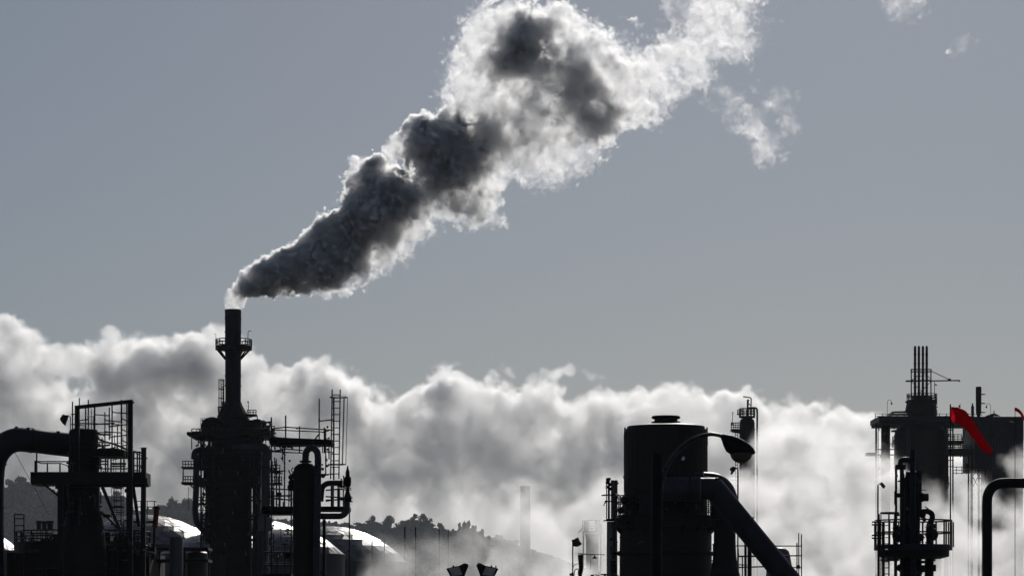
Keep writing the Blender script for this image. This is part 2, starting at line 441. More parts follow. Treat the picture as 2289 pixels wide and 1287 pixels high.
# ---------------------------------------------------------------- storage tanks with faceted dome roofs
def dome_tank(label, cx, top, R, rim, D, seed, nseg=30, nring=9, lit=DOMEM):
    """cx column of the axis, top row of the crown, R radius in px, rim row of the roof edge"""
    rg2 = random.Random(seed)
    t = T('storage_tank', label, 'tank', cx, D, 'domed storage tanks')
    k = t.k; c = t.pt(cx, rim); r = R*k; h = (rim-top)*k
    sph = (r*r + h*h) / (2*h)
    t.lathe('shell', cx, [(R, t.gy), (R, rim)], TANKM, seg=64)
    t.hoop('rim_rail', cx, rim-.5, R+1, 2.2, TANKM, seg=6)
    def pos(i, j):
        rr = r * i / nring; a = 2*math.pi*(j + (.5 if i % 2 else 0)) / nseg
        return Vector((c.x + math.cos(a)*rr, D + math.sin(a)*rr, c.z + math.sqrt(max(sph*sph-rr*rr, 0)) - (sph - h)))
    nrm0 = Vector((c.x, D, c.z - (sph-h)))
    cnt = 0
    tris = []
    for i in range(1, nring):
        for j in range(nseg):
            o_ = 1 if i % 2 else 0
            A, B = pos(i, j), pos(i, j+1)
            C = pos(i+1, j+o_); Dd = pos(i+1, j+1+o_) ; E = pos(i+1, j+o_)
            tris.append((i, j, (A, B, pos(i+1, j+o_))))
            tris.append((i, j, (B, pos(i+1, j+o_), pos(i+1, j+1+o_))))
    rest = []
    vis = [q for q in tris if sum(v.y for v in q[2])/3 < D + r*.35]
    hid = [q for q in tris if not (sum(v.y for v in q[2])/3 < D + r*.35)]
    vis.sort(key=lambda q: sum(v.y for v in q[2]))
    for n_, (i, j, tri) in enumerate(vis):
        if n_ >= 290: rest.append(tri); continue
        mid = (tri[0]+tri[1]+tri[2])/3; n = (mid-nrm0).normalized()
        jit = Vector((rg2.uniform(-.055, .055), rg2.uniform(-.055, .055), 0))
        V = []
        for v in tri:
            w = mid + (v-mid)*.975; w = w + n*(.05 + (w-mid).dot(jit)); V.append(w)
        V += [w - n*.05 for w in V]
        link('roof_panel', mesh_from('roof_panel', V, [(0, 1, 2), (5, 4, 3), (0, 3, 4, 1), (1, 4, 5, 2), (2, 5, 3, 0)], lit if rg2.random() < .6 else DOMEM2), Matrix.Identity(4), t.o)
    V, Fc = [], []
    for tri in rest + [q[2] for q in hid] + [(pos(1, j), pos(1, j+1), Vector((c.x, D, c.z+h))) for j in range(nseg)]:
        Fc.append((len(V), len(V)+1, len(V)+2)); V += list(tri)
    o = link('roof_skin', mesh_from('roof_skin', V, Fc, DOMEM2), Matrix.Identity(4), t.o)
    # rib skin underneath the panels
    V, Fc = [], []
    for i, j, tri in vis:
        Fc.append((len(V), len(V)+1, len(V)+2)); V += list(tri)
    link('roof_frame', mesh_from('roof_frame', V, Fc, TANKM), Matrix.Identity(4), t.o)
    return t
dome_tank('domed tank behind the left gantry, its roof catching dull light', 322, 1150, 172, 1222, 640, 1)
dome_tank('domed tank mostly hidden behind the tall heater', 560, 1158, 172, 1228, 650, 2)
dome_tank('rightmost domed tank with the widest bright roof', 735, 1176, 176, 1258, 620, 3)
dome_tank('low nearer domed tank whose roof edge shows under the scaffold', 498, 1188, 142, 1240, 560, 4, 28, 8)
dome_tank('low nearer domed tank showing right of the clad pipe', 642, 1182, 128, 1240, 565, 5, 28, 8)
dome_tank('domed tank at the left edge with a brightly lit roof', -92, 1170, 134, 1232, 600, 6, 28, 8)
# ================================================================ left structure
t = T('overhead_duct', 'thick dark duct bending down at the left edge of the plant', 'duct', -16, 200)
t.tube('duct_pipe', [(172,996,2),(120,990,1.5),(70,984,.5),(35,983,0),(8,996,0),(-10,1022,0),(-17,1058,0),(-18,1120,0),(-18,1287,0),(-18,t.gy,0)], 54, BLUEC, step=8, seg=28, bands=3.2)
for x, y in ((37,955),(63,957),(130,965)): t.box('lifting_lug', x-3.5, x+3.5, y-2, y+3, .25, STEEL)
t.rod('guy_wire', 34, 1012, 110, 1150, .5, PIPE, 3)

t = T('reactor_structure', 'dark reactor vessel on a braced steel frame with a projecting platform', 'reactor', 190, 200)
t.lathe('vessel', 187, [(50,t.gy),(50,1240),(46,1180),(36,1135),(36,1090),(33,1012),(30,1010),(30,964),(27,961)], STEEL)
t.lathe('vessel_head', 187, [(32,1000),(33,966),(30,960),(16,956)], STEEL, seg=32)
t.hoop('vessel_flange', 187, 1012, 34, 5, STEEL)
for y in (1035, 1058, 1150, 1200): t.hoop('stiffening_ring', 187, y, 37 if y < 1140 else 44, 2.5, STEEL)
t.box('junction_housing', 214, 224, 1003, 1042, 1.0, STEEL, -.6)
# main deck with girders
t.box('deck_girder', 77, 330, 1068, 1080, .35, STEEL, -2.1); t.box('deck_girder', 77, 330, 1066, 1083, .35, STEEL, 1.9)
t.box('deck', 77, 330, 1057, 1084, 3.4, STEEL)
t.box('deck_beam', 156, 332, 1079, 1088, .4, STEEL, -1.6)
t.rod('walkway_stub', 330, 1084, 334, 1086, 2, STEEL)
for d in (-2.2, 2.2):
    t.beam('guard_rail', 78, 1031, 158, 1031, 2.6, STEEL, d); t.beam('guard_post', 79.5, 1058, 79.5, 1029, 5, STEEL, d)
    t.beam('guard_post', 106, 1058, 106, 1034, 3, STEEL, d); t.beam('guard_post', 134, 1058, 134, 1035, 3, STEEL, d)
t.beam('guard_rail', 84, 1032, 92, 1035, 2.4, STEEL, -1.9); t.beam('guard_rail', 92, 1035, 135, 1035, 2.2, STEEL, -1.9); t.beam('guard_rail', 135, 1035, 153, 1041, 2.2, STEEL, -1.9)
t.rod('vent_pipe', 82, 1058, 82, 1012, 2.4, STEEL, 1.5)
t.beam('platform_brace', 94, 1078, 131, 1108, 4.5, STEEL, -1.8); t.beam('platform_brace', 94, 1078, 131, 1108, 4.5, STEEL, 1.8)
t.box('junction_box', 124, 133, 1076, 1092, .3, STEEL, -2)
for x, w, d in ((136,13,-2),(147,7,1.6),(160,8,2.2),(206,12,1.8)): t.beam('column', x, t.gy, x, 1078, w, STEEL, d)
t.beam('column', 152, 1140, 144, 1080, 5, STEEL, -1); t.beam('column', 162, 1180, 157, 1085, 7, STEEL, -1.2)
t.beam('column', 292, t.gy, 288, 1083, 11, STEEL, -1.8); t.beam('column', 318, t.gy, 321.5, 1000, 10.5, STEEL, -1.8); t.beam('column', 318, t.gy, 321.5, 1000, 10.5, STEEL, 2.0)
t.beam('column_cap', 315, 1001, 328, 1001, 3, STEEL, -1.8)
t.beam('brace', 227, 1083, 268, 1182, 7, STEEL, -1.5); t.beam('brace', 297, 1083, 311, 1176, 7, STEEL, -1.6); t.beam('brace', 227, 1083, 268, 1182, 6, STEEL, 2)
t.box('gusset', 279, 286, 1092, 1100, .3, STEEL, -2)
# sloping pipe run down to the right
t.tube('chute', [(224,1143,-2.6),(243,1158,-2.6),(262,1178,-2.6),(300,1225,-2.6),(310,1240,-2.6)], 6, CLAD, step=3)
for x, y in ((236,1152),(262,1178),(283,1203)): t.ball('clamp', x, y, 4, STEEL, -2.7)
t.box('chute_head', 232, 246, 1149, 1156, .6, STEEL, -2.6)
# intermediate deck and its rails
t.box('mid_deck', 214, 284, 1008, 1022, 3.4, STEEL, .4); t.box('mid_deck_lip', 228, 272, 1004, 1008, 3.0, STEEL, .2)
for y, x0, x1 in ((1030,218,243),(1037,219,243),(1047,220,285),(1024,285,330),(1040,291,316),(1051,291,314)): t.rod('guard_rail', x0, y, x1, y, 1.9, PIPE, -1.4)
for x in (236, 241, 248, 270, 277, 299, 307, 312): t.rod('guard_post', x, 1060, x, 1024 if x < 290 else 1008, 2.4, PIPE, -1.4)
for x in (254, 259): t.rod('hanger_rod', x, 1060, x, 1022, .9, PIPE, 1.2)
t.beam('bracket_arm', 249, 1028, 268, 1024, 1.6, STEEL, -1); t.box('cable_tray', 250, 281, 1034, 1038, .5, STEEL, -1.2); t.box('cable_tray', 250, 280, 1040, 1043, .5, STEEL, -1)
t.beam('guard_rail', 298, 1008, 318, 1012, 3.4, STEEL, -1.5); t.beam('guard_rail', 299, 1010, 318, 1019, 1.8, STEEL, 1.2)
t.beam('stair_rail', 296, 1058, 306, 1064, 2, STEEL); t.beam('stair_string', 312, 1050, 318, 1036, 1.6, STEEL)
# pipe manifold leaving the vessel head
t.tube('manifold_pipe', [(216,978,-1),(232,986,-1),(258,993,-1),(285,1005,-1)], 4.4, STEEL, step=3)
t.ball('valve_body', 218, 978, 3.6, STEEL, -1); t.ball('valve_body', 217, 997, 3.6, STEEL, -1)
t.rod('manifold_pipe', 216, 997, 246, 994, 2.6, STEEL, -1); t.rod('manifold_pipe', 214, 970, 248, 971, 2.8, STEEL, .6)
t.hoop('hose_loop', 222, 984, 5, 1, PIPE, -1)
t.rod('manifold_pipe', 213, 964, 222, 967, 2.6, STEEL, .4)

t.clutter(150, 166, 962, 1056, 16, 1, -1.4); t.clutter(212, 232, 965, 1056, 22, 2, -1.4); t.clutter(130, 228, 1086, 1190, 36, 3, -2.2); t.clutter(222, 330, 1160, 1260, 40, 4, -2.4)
t = T('davit_gantry', 'heavy portal frame with a slanting top beam above the dark reactor', 'gantry', 232, 199)
for d in (-1.2, 1.2):
    t.beam('post', 172.5, 1056, 172.5, 906, 9.5, STEEL, d); t.beam('post', 291, t.gy, 291.5, 894, 10.5, STEEL, d)
    t.beam('top_beam', 168, 910.5, 297, 896.5, 8, STEEL, d)
t.beam('cross_tie', 172.5, 909, 172.5, 909, 6, STEEL, -1.2, dy2=1.2); t.beam('cross_tie', 291, 898, 291, 898, 7, STEEL, -1.2, dy2=1.2)
t.box('shackle', 297, 299.5, 897, 901, .3, STEEL)

t = T('tube_scaffold', 'tangle of scaffold tubes inside the portal frame on the left', 'scaffold', 230, 197.5)
for x, y0, y1, w, d in ((162,897,960,1.9,-1),(157.5,930,962,1.3,-1),(177.5,889,962,1.7,.8),(191.5,910,962,2,-.6),(197.5,893,962,2,.8),(211.5,908,962,2.6,-.6),(234.5,921,1008,1.8,-1),(244.5,910,983,2,.6),
        (250.5,904,1006,2.1,-1),(262.5,950,1004,1.7,.6),(271.5,893,1012,2.5,-.6),(283.5,899,1022,2.2,.8),(204.7,913,962,1,1.2),(209,930,962,.7,1.2),(256,970,1004,.9,1.4),(275,975,1010,.8,1.4)):
    t.rod('standard', x, y1, x, y0, w, PIPE, d)
for x0, yA, x1, yB, w in ((160,926,168,925,1.7),(160,948,190,951,1.7),(177,939,196,937,1.9),(177,946,245,947.5,2),(197,930,212,929.5,1.6),(212,926,245,928.5,1.8),(212,948,256,945,1.8),(234,939,272,942.5,1.8),
        (252,921,284,923.5,1.8),(244,953,283,948.5,1.7),(234,964,271,967,1.8),(245,976.5,283,972,1.7),(271,934,290,943,1.9),(271,959,290,966,1.9),(271,983,290,992,1.9),(216,966,250,966,1.7),(250,948,266,948,1.6),
        (218,988,252,990,1.7),(244,1002,283,994,1.5),(256,990,270,990,.9),(256,996,270,997,.9),(204,940,210,940,.8),(204,947,210,947,.8),(204,954,210,954,.8)):
    t.rod('ledger', x0, yA, x1, yB, w, PIPE, -.5, .5)
t.joints([(162,926),(162,947),(177,921),(191.5,923),(197,937),(211.5,926),(191.5,953),(244.5,928),(234.5,937),(234.5,964),(244.5,953),(251,920),(271.5,914),(283.5,923),(283.5,947),(271.5,936),(244.5,977),(283.5,972),(262,950),(271.5,960),(197,930)], 3.2)
t.tube('tie_rope', [(214,966,-1),(223,980,-1),(220,994,-1)], .8, PIPE, 3, 6)

t = T('floodlight', 'boxy floodlight hanging off the scaffold left of the portal frame', 'floodlight', 147, 197, 'floodlights on the plant')
t.plate('housing', [(135,936),(141,926),(153,929),(147,945),(146,950),(141,945)], .45, STEEL)
t.plate('lens', [(134.4,937),(140,946),(146,951),(145.3,947),(141,942.5),(136,935.6)], .4, LENS)
t.tube('bracket', [(149,928,0),(154,928.5,0),(157,932,0),(157.5,940,0)], 1.4, PIPE, 3, 6)

t = T('caged_ladder', 'thin caged ladder hanging under the left deck', 'ladder', 264, 202)
t.ladder(264, 1086, 1190, 16, 9.5, 1.0, PIPE, 0, 14, 1090, 1172)
t.hoop('landing_ring', 264, 1133, 15, 2.2, PIPE, -.3)

t = T('access_ladder', 'short ladder frame rising above the low platform at far left', 'ladder', 43, 195)
t.ladder(43, 1149, 1246, 21, 15.5, 2.0, PIPE); t.rod('rung', 32.5, 1149, 53.5, 1149, 2.0, PIPE)
t = T('low_platform', 'dark low platform with equipment below the left reactor', 'platform', 180, 205)
t.round_deck(186, 1212, 150, 60, 24, 22, 2.4, STEEL, STEEL, 0)
t.box('machinery_hall', 40, 352, 1238, t.gy, 9, RUST, 1)
for x0, x1, y0 in ((60,90,1218),(95,118,1205),(228,250,1190),(255,300,1212),(306,346,1222),(150,176,1190)): t.box('equipment_cabinet', x0, x1, y0, 1240, 1.6, STEEL, -1)
t.clutter(26, 350, 1192, 1240, 70, 5, -3.5)
t.tube('process_pipe', [(60,1232,-4),(120,1228,-4),(200,1231,-4),(280,1229,-4),(345,1236,-4)], 5, CLAD, 3)
t.lathe('drum', 130, [(20,1240),(20,1200),(16,1194),(6,1191)], STEEL, -1); t.lathe('drum', 270, [(24,1240),(24,1206),(18,1199),(6,1196)], STEEL, 1)
for x in (50, 100, 160, 210, 260, 320): t.beam('column', x, t.gy, x, 1236, 6, STEEL, -4.2)
t.lathe('pale_drum', 394, [(15,t.gy),(15,1206),(12,1202)], PALE, -3)
t.lathe('pale_drum', 440, [(24,t.gy),(24,1232),(20,1229)], PALE, 4)
t.box('pipe_rack', 350, 470, 1224, 1230, 3, STEEL, 2); t.box('pipe_rack', 350, 470, 1250, 1256, 3, STEEL, 2)
for x in (356, 412, 466): t.beam('column', x, t.gy, x, 1222, 4, STEEL, 2)

t = T('relief_stack', 'short reddish relief pipe with a curved handrail right of the gantry', 'pipe', 349, 203)
t.rod('red_pipe', 346, 1178, 350.5, 1133, 9, REDTUBE); t.rod('pipe_cap', 350.3, 1135, 350.8, 1131, 12, STEEL); t.rod('pipe_base', 343, 1250, 345, 1178, 4, PIPE)
t.hoop('curved_rail', 325, 1120, 24, 1.1, PIPE, 0, (150, 400)); t.hoop('curved_rail', 325, 1133, 24, 1.4, PIPE, 0, (150, 400))
for x in (305, 315, 329, 345): t.rod('rail_post', x, 1165, x, 1120, 1.3, PIPE, -.3)
t.box('landing', 300, 350, 1164, 1168, 1.2, STEEL)

for i, (x, w, top, lab) in enumerate(((87,7,1163,'leftmost small rooftop fan unit beyond the low platform'),(99,7,1164,'middle small rooftop fan unit beyond the low platform'),(112,9,1163,'small rooftop fan unit nearest the reactor columns'))):
    t = T('fan_unit', lab, 'fan unit', x, 360, 'distant rooftop fan units')
    t.lathe('fan_ring', x, [(w*.8,top+6),(w,top+2),(w*.9,top)], STEEL, seg=16); t.lathe('motor_housing', x, [(w*.5,1182),(w*.6,top+6)], STEEL, seg=12)
    for q in (-.6, .6): t.rod('leg', x+q*w, t.gy, x+q*w, top+5, 1.2, PIPE)

# ================================================================ heater with tall stack
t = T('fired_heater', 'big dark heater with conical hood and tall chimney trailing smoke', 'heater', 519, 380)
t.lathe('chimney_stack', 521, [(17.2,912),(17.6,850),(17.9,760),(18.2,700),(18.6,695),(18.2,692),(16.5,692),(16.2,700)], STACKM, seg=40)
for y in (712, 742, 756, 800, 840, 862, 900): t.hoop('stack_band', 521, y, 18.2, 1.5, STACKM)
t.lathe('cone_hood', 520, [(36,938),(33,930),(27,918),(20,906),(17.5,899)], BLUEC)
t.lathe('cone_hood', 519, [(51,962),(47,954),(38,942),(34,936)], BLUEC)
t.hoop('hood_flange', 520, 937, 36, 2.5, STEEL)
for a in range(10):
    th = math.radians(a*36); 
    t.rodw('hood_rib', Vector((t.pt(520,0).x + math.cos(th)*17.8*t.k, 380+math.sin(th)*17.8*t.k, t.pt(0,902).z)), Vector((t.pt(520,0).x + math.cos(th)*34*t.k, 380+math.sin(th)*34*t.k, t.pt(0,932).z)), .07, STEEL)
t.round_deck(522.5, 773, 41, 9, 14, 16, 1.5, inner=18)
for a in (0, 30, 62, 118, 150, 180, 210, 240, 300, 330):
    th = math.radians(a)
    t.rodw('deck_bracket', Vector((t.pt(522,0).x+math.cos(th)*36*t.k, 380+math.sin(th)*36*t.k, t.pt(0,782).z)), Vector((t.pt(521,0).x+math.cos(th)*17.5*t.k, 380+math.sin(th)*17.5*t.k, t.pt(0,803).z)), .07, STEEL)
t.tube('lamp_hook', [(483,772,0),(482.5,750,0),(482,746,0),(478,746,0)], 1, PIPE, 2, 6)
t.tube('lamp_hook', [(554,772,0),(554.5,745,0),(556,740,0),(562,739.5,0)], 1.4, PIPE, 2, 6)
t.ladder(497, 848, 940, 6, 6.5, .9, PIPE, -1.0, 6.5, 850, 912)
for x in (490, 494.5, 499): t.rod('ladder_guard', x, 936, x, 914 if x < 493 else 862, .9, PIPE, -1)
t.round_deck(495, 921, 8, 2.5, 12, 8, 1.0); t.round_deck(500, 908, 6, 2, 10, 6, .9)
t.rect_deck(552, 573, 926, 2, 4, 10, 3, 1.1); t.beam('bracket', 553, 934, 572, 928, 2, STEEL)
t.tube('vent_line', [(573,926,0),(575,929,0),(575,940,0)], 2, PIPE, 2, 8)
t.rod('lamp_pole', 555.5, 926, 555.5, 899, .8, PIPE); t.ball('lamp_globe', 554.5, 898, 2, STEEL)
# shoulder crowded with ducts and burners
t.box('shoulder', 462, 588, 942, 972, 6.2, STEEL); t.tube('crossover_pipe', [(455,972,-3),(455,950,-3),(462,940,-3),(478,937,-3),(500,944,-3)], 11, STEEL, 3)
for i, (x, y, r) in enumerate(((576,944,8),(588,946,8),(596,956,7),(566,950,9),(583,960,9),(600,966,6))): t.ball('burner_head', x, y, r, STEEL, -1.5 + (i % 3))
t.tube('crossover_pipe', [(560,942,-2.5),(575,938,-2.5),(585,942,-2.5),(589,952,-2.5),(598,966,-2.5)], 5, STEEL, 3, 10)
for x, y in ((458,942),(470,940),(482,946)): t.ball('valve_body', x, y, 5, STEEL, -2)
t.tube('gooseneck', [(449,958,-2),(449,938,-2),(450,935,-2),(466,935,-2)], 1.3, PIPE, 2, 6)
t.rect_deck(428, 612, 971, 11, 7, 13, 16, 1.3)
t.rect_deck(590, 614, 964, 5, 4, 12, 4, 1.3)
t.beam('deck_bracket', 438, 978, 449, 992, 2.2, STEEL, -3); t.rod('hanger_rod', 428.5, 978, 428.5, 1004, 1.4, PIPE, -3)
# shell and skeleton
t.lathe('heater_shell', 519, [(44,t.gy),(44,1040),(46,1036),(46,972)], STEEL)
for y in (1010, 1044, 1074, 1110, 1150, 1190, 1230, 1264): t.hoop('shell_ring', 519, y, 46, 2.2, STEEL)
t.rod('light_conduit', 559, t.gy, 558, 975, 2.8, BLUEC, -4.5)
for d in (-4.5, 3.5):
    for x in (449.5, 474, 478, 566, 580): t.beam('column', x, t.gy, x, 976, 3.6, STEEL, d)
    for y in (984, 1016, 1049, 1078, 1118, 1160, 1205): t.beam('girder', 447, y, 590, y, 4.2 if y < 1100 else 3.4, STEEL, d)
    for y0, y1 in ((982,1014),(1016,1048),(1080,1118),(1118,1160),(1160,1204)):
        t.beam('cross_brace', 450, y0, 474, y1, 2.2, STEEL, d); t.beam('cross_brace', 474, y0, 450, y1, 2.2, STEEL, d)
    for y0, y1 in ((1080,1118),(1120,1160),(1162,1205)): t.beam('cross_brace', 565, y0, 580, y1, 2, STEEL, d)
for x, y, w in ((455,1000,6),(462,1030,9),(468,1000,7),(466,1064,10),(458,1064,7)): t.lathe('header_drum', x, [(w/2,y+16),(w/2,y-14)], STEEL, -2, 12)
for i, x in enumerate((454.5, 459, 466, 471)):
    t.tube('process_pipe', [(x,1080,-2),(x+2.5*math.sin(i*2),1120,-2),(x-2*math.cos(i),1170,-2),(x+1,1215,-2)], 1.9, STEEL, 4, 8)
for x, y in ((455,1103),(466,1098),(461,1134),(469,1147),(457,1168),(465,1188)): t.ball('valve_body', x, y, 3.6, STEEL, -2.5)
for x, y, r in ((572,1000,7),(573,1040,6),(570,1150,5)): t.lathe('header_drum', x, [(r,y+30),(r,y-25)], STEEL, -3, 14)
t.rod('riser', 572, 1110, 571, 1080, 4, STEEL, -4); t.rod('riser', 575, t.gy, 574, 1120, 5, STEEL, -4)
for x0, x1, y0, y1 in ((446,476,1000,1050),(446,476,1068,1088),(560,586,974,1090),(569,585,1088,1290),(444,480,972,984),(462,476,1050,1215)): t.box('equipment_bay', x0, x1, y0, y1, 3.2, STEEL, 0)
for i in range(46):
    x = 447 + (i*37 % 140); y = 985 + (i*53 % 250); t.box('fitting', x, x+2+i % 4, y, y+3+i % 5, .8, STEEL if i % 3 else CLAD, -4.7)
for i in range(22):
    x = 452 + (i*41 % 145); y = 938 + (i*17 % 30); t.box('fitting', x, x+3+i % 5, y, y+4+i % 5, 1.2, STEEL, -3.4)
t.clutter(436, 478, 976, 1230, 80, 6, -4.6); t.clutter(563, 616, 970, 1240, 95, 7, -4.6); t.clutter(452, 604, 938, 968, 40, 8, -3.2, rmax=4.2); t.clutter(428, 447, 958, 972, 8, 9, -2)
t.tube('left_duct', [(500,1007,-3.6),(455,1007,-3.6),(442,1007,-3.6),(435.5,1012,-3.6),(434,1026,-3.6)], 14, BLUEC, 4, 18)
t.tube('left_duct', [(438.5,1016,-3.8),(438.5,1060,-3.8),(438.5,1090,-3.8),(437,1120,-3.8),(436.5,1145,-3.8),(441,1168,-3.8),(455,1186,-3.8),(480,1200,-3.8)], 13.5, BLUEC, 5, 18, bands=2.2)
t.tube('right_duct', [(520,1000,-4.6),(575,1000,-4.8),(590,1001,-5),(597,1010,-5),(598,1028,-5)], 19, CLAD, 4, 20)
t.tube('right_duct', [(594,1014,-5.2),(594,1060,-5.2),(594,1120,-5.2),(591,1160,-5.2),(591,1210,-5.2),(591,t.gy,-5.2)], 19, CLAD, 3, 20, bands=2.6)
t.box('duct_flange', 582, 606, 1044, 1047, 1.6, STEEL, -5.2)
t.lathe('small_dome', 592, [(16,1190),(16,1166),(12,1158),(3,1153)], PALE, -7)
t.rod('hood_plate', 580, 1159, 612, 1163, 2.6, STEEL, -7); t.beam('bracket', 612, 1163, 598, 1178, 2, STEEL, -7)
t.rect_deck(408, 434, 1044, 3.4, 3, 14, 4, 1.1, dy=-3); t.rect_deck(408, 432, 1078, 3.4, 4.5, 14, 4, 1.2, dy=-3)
t.rect_deck(598, 626, 1052, 3, 4, 13, 4, 1.2, dy=-3); t.rect_deck(598, 630, 1079, 3, 4, 14, 4, 1.2, dy=-3); t.rect_deck(440, 470, 1124, 2.4, 4, 13, 4, 1.1, dy=-5)
t.rod('platform_hanger', 409.5, 1078, 409.5, 1044, 1.8, PIPE, -4.4); t.beam('deck_bracket', 424, 1082, 436, 1093, 3, STEEL, -3)
t.box('stair_tower', 455, 500, 1240, t.gy, 6, STEEL, -6)
t.rod('ladder_rail', 421, 1140, 421, 1088, .5, PIPE, -2)

# ================================================================ exchanger column with scaffold (near)
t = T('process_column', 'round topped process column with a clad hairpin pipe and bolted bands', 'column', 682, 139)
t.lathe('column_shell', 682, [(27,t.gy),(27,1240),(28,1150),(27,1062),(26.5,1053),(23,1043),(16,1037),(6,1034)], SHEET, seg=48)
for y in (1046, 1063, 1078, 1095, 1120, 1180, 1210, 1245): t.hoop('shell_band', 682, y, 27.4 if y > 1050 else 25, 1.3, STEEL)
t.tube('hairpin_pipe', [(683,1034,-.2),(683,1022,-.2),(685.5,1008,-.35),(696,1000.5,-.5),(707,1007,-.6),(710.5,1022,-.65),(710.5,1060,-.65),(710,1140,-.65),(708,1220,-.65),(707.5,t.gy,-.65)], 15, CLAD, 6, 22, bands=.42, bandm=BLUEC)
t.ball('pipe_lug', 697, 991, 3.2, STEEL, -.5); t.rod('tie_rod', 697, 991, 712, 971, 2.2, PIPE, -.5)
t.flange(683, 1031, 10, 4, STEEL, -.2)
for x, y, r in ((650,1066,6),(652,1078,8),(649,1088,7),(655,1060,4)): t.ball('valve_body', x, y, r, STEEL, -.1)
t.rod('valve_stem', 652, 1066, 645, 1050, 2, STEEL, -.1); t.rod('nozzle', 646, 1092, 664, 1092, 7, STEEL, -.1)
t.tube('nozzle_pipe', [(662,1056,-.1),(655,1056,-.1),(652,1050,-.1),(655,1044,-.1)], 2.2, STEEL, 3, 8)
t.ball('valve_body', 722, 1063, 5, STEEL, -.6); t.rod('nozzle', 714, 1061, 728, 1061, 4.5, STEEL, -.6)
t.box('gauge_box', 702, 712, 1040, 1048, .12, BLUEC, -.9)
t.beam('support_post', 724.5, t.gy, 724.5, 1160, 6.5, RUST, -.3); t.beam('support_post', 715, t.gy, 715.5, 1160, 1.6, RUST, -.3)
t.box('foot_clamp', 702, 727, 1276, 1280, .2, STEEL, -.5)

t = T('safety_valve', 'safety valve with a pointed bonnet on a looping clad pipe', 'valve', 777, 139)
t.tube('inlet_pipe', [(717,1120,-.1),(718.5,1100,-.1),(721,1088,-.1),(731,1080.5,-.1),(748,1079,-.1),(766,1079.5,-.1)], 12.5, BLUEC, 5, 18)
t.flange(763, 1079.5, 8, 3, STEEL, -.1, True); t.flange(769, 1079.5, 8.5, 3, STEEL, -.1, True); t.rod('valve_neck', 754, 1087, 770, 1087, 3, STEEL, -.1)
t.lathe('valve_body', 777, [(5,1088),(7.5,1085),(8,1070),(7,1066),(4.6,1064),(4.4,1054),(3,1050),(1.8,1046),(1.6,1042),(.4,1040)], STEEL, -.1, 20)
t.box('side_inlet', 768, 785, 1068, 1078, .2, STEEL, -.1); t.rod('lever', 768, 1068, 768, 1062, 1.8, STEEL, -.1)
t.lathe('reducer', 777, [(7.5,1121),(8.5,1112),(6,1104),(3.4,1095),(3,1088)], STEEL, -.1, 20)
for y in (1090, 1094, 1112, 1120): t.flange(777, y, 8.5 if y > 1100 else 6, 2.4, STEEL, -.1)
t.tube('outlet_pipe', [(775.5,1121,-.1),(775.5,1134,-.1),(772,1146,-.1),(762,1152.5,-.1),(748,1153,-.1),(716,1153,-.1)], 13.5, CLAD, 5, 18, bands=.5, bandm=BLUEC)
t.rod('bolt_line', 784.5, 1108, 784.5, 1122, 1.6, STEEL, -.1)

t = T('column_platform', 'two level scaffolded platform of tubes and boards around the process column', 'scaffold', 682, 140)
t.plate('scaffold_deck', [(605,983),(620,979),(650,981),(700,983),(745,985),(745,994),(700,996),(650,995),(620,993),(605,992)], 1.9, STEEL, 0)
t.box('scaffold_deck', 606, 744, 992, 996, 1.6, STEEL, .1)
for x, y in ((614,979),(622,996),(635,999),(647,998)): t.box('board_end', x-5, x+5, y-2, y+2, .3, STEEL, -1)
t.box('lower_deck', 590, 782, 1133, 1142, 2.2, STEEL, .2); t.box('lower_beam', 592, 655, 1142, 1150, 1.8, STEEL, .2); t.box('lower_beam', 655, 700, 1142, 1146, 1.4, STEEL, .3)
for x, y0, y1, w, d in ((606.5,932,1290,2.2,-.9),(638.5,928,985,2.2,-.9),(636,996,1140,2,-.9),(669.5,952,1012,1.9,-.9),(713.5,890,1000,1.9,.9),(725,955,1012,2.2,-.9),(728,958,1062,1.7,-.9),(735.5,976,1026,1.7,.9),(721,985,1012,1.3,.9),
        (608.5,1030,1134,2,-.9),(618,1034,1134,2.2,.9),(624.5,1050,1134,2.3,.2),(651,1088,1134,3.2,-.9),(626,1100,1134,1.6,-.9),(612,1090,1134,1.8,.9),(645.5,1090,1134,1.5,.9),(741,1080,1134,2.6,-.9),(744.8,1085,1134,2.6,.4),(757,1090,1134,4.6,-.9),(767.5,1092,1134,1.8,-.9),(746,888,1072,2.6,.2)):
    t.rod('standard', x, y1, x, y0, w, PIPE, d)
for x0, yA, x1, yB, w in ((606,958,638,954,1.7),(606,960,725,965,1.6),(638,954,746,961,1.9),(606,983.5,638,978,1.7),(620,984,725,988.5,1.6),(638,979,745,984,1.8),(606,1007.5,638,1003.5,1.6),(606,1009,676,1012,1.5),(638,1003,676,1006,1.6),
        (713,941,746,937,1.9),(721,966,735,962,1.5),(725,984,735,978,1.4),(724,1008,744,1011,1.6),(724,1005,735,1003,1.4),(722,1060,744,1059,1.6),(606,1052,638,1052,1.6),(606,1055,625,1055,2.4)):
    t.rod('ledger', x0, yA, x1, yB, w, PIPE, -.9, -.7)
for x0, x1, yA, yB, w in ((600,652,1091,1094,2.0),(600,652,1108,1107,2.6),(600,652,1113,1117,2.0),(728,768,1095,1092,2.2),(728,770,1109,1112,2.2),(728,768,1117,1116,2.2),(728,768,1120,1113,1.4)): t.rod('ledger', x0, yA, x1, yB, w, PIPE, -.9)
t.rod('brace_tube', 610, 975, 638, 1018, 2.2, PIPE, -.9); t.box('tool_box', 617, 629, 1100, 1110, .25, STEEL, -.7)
t.tube('toe_hoop', [(604,1048,-.8),(615,1052,-.8),(627,1053,-.8)], 2.4, STEEL, 3, 6)
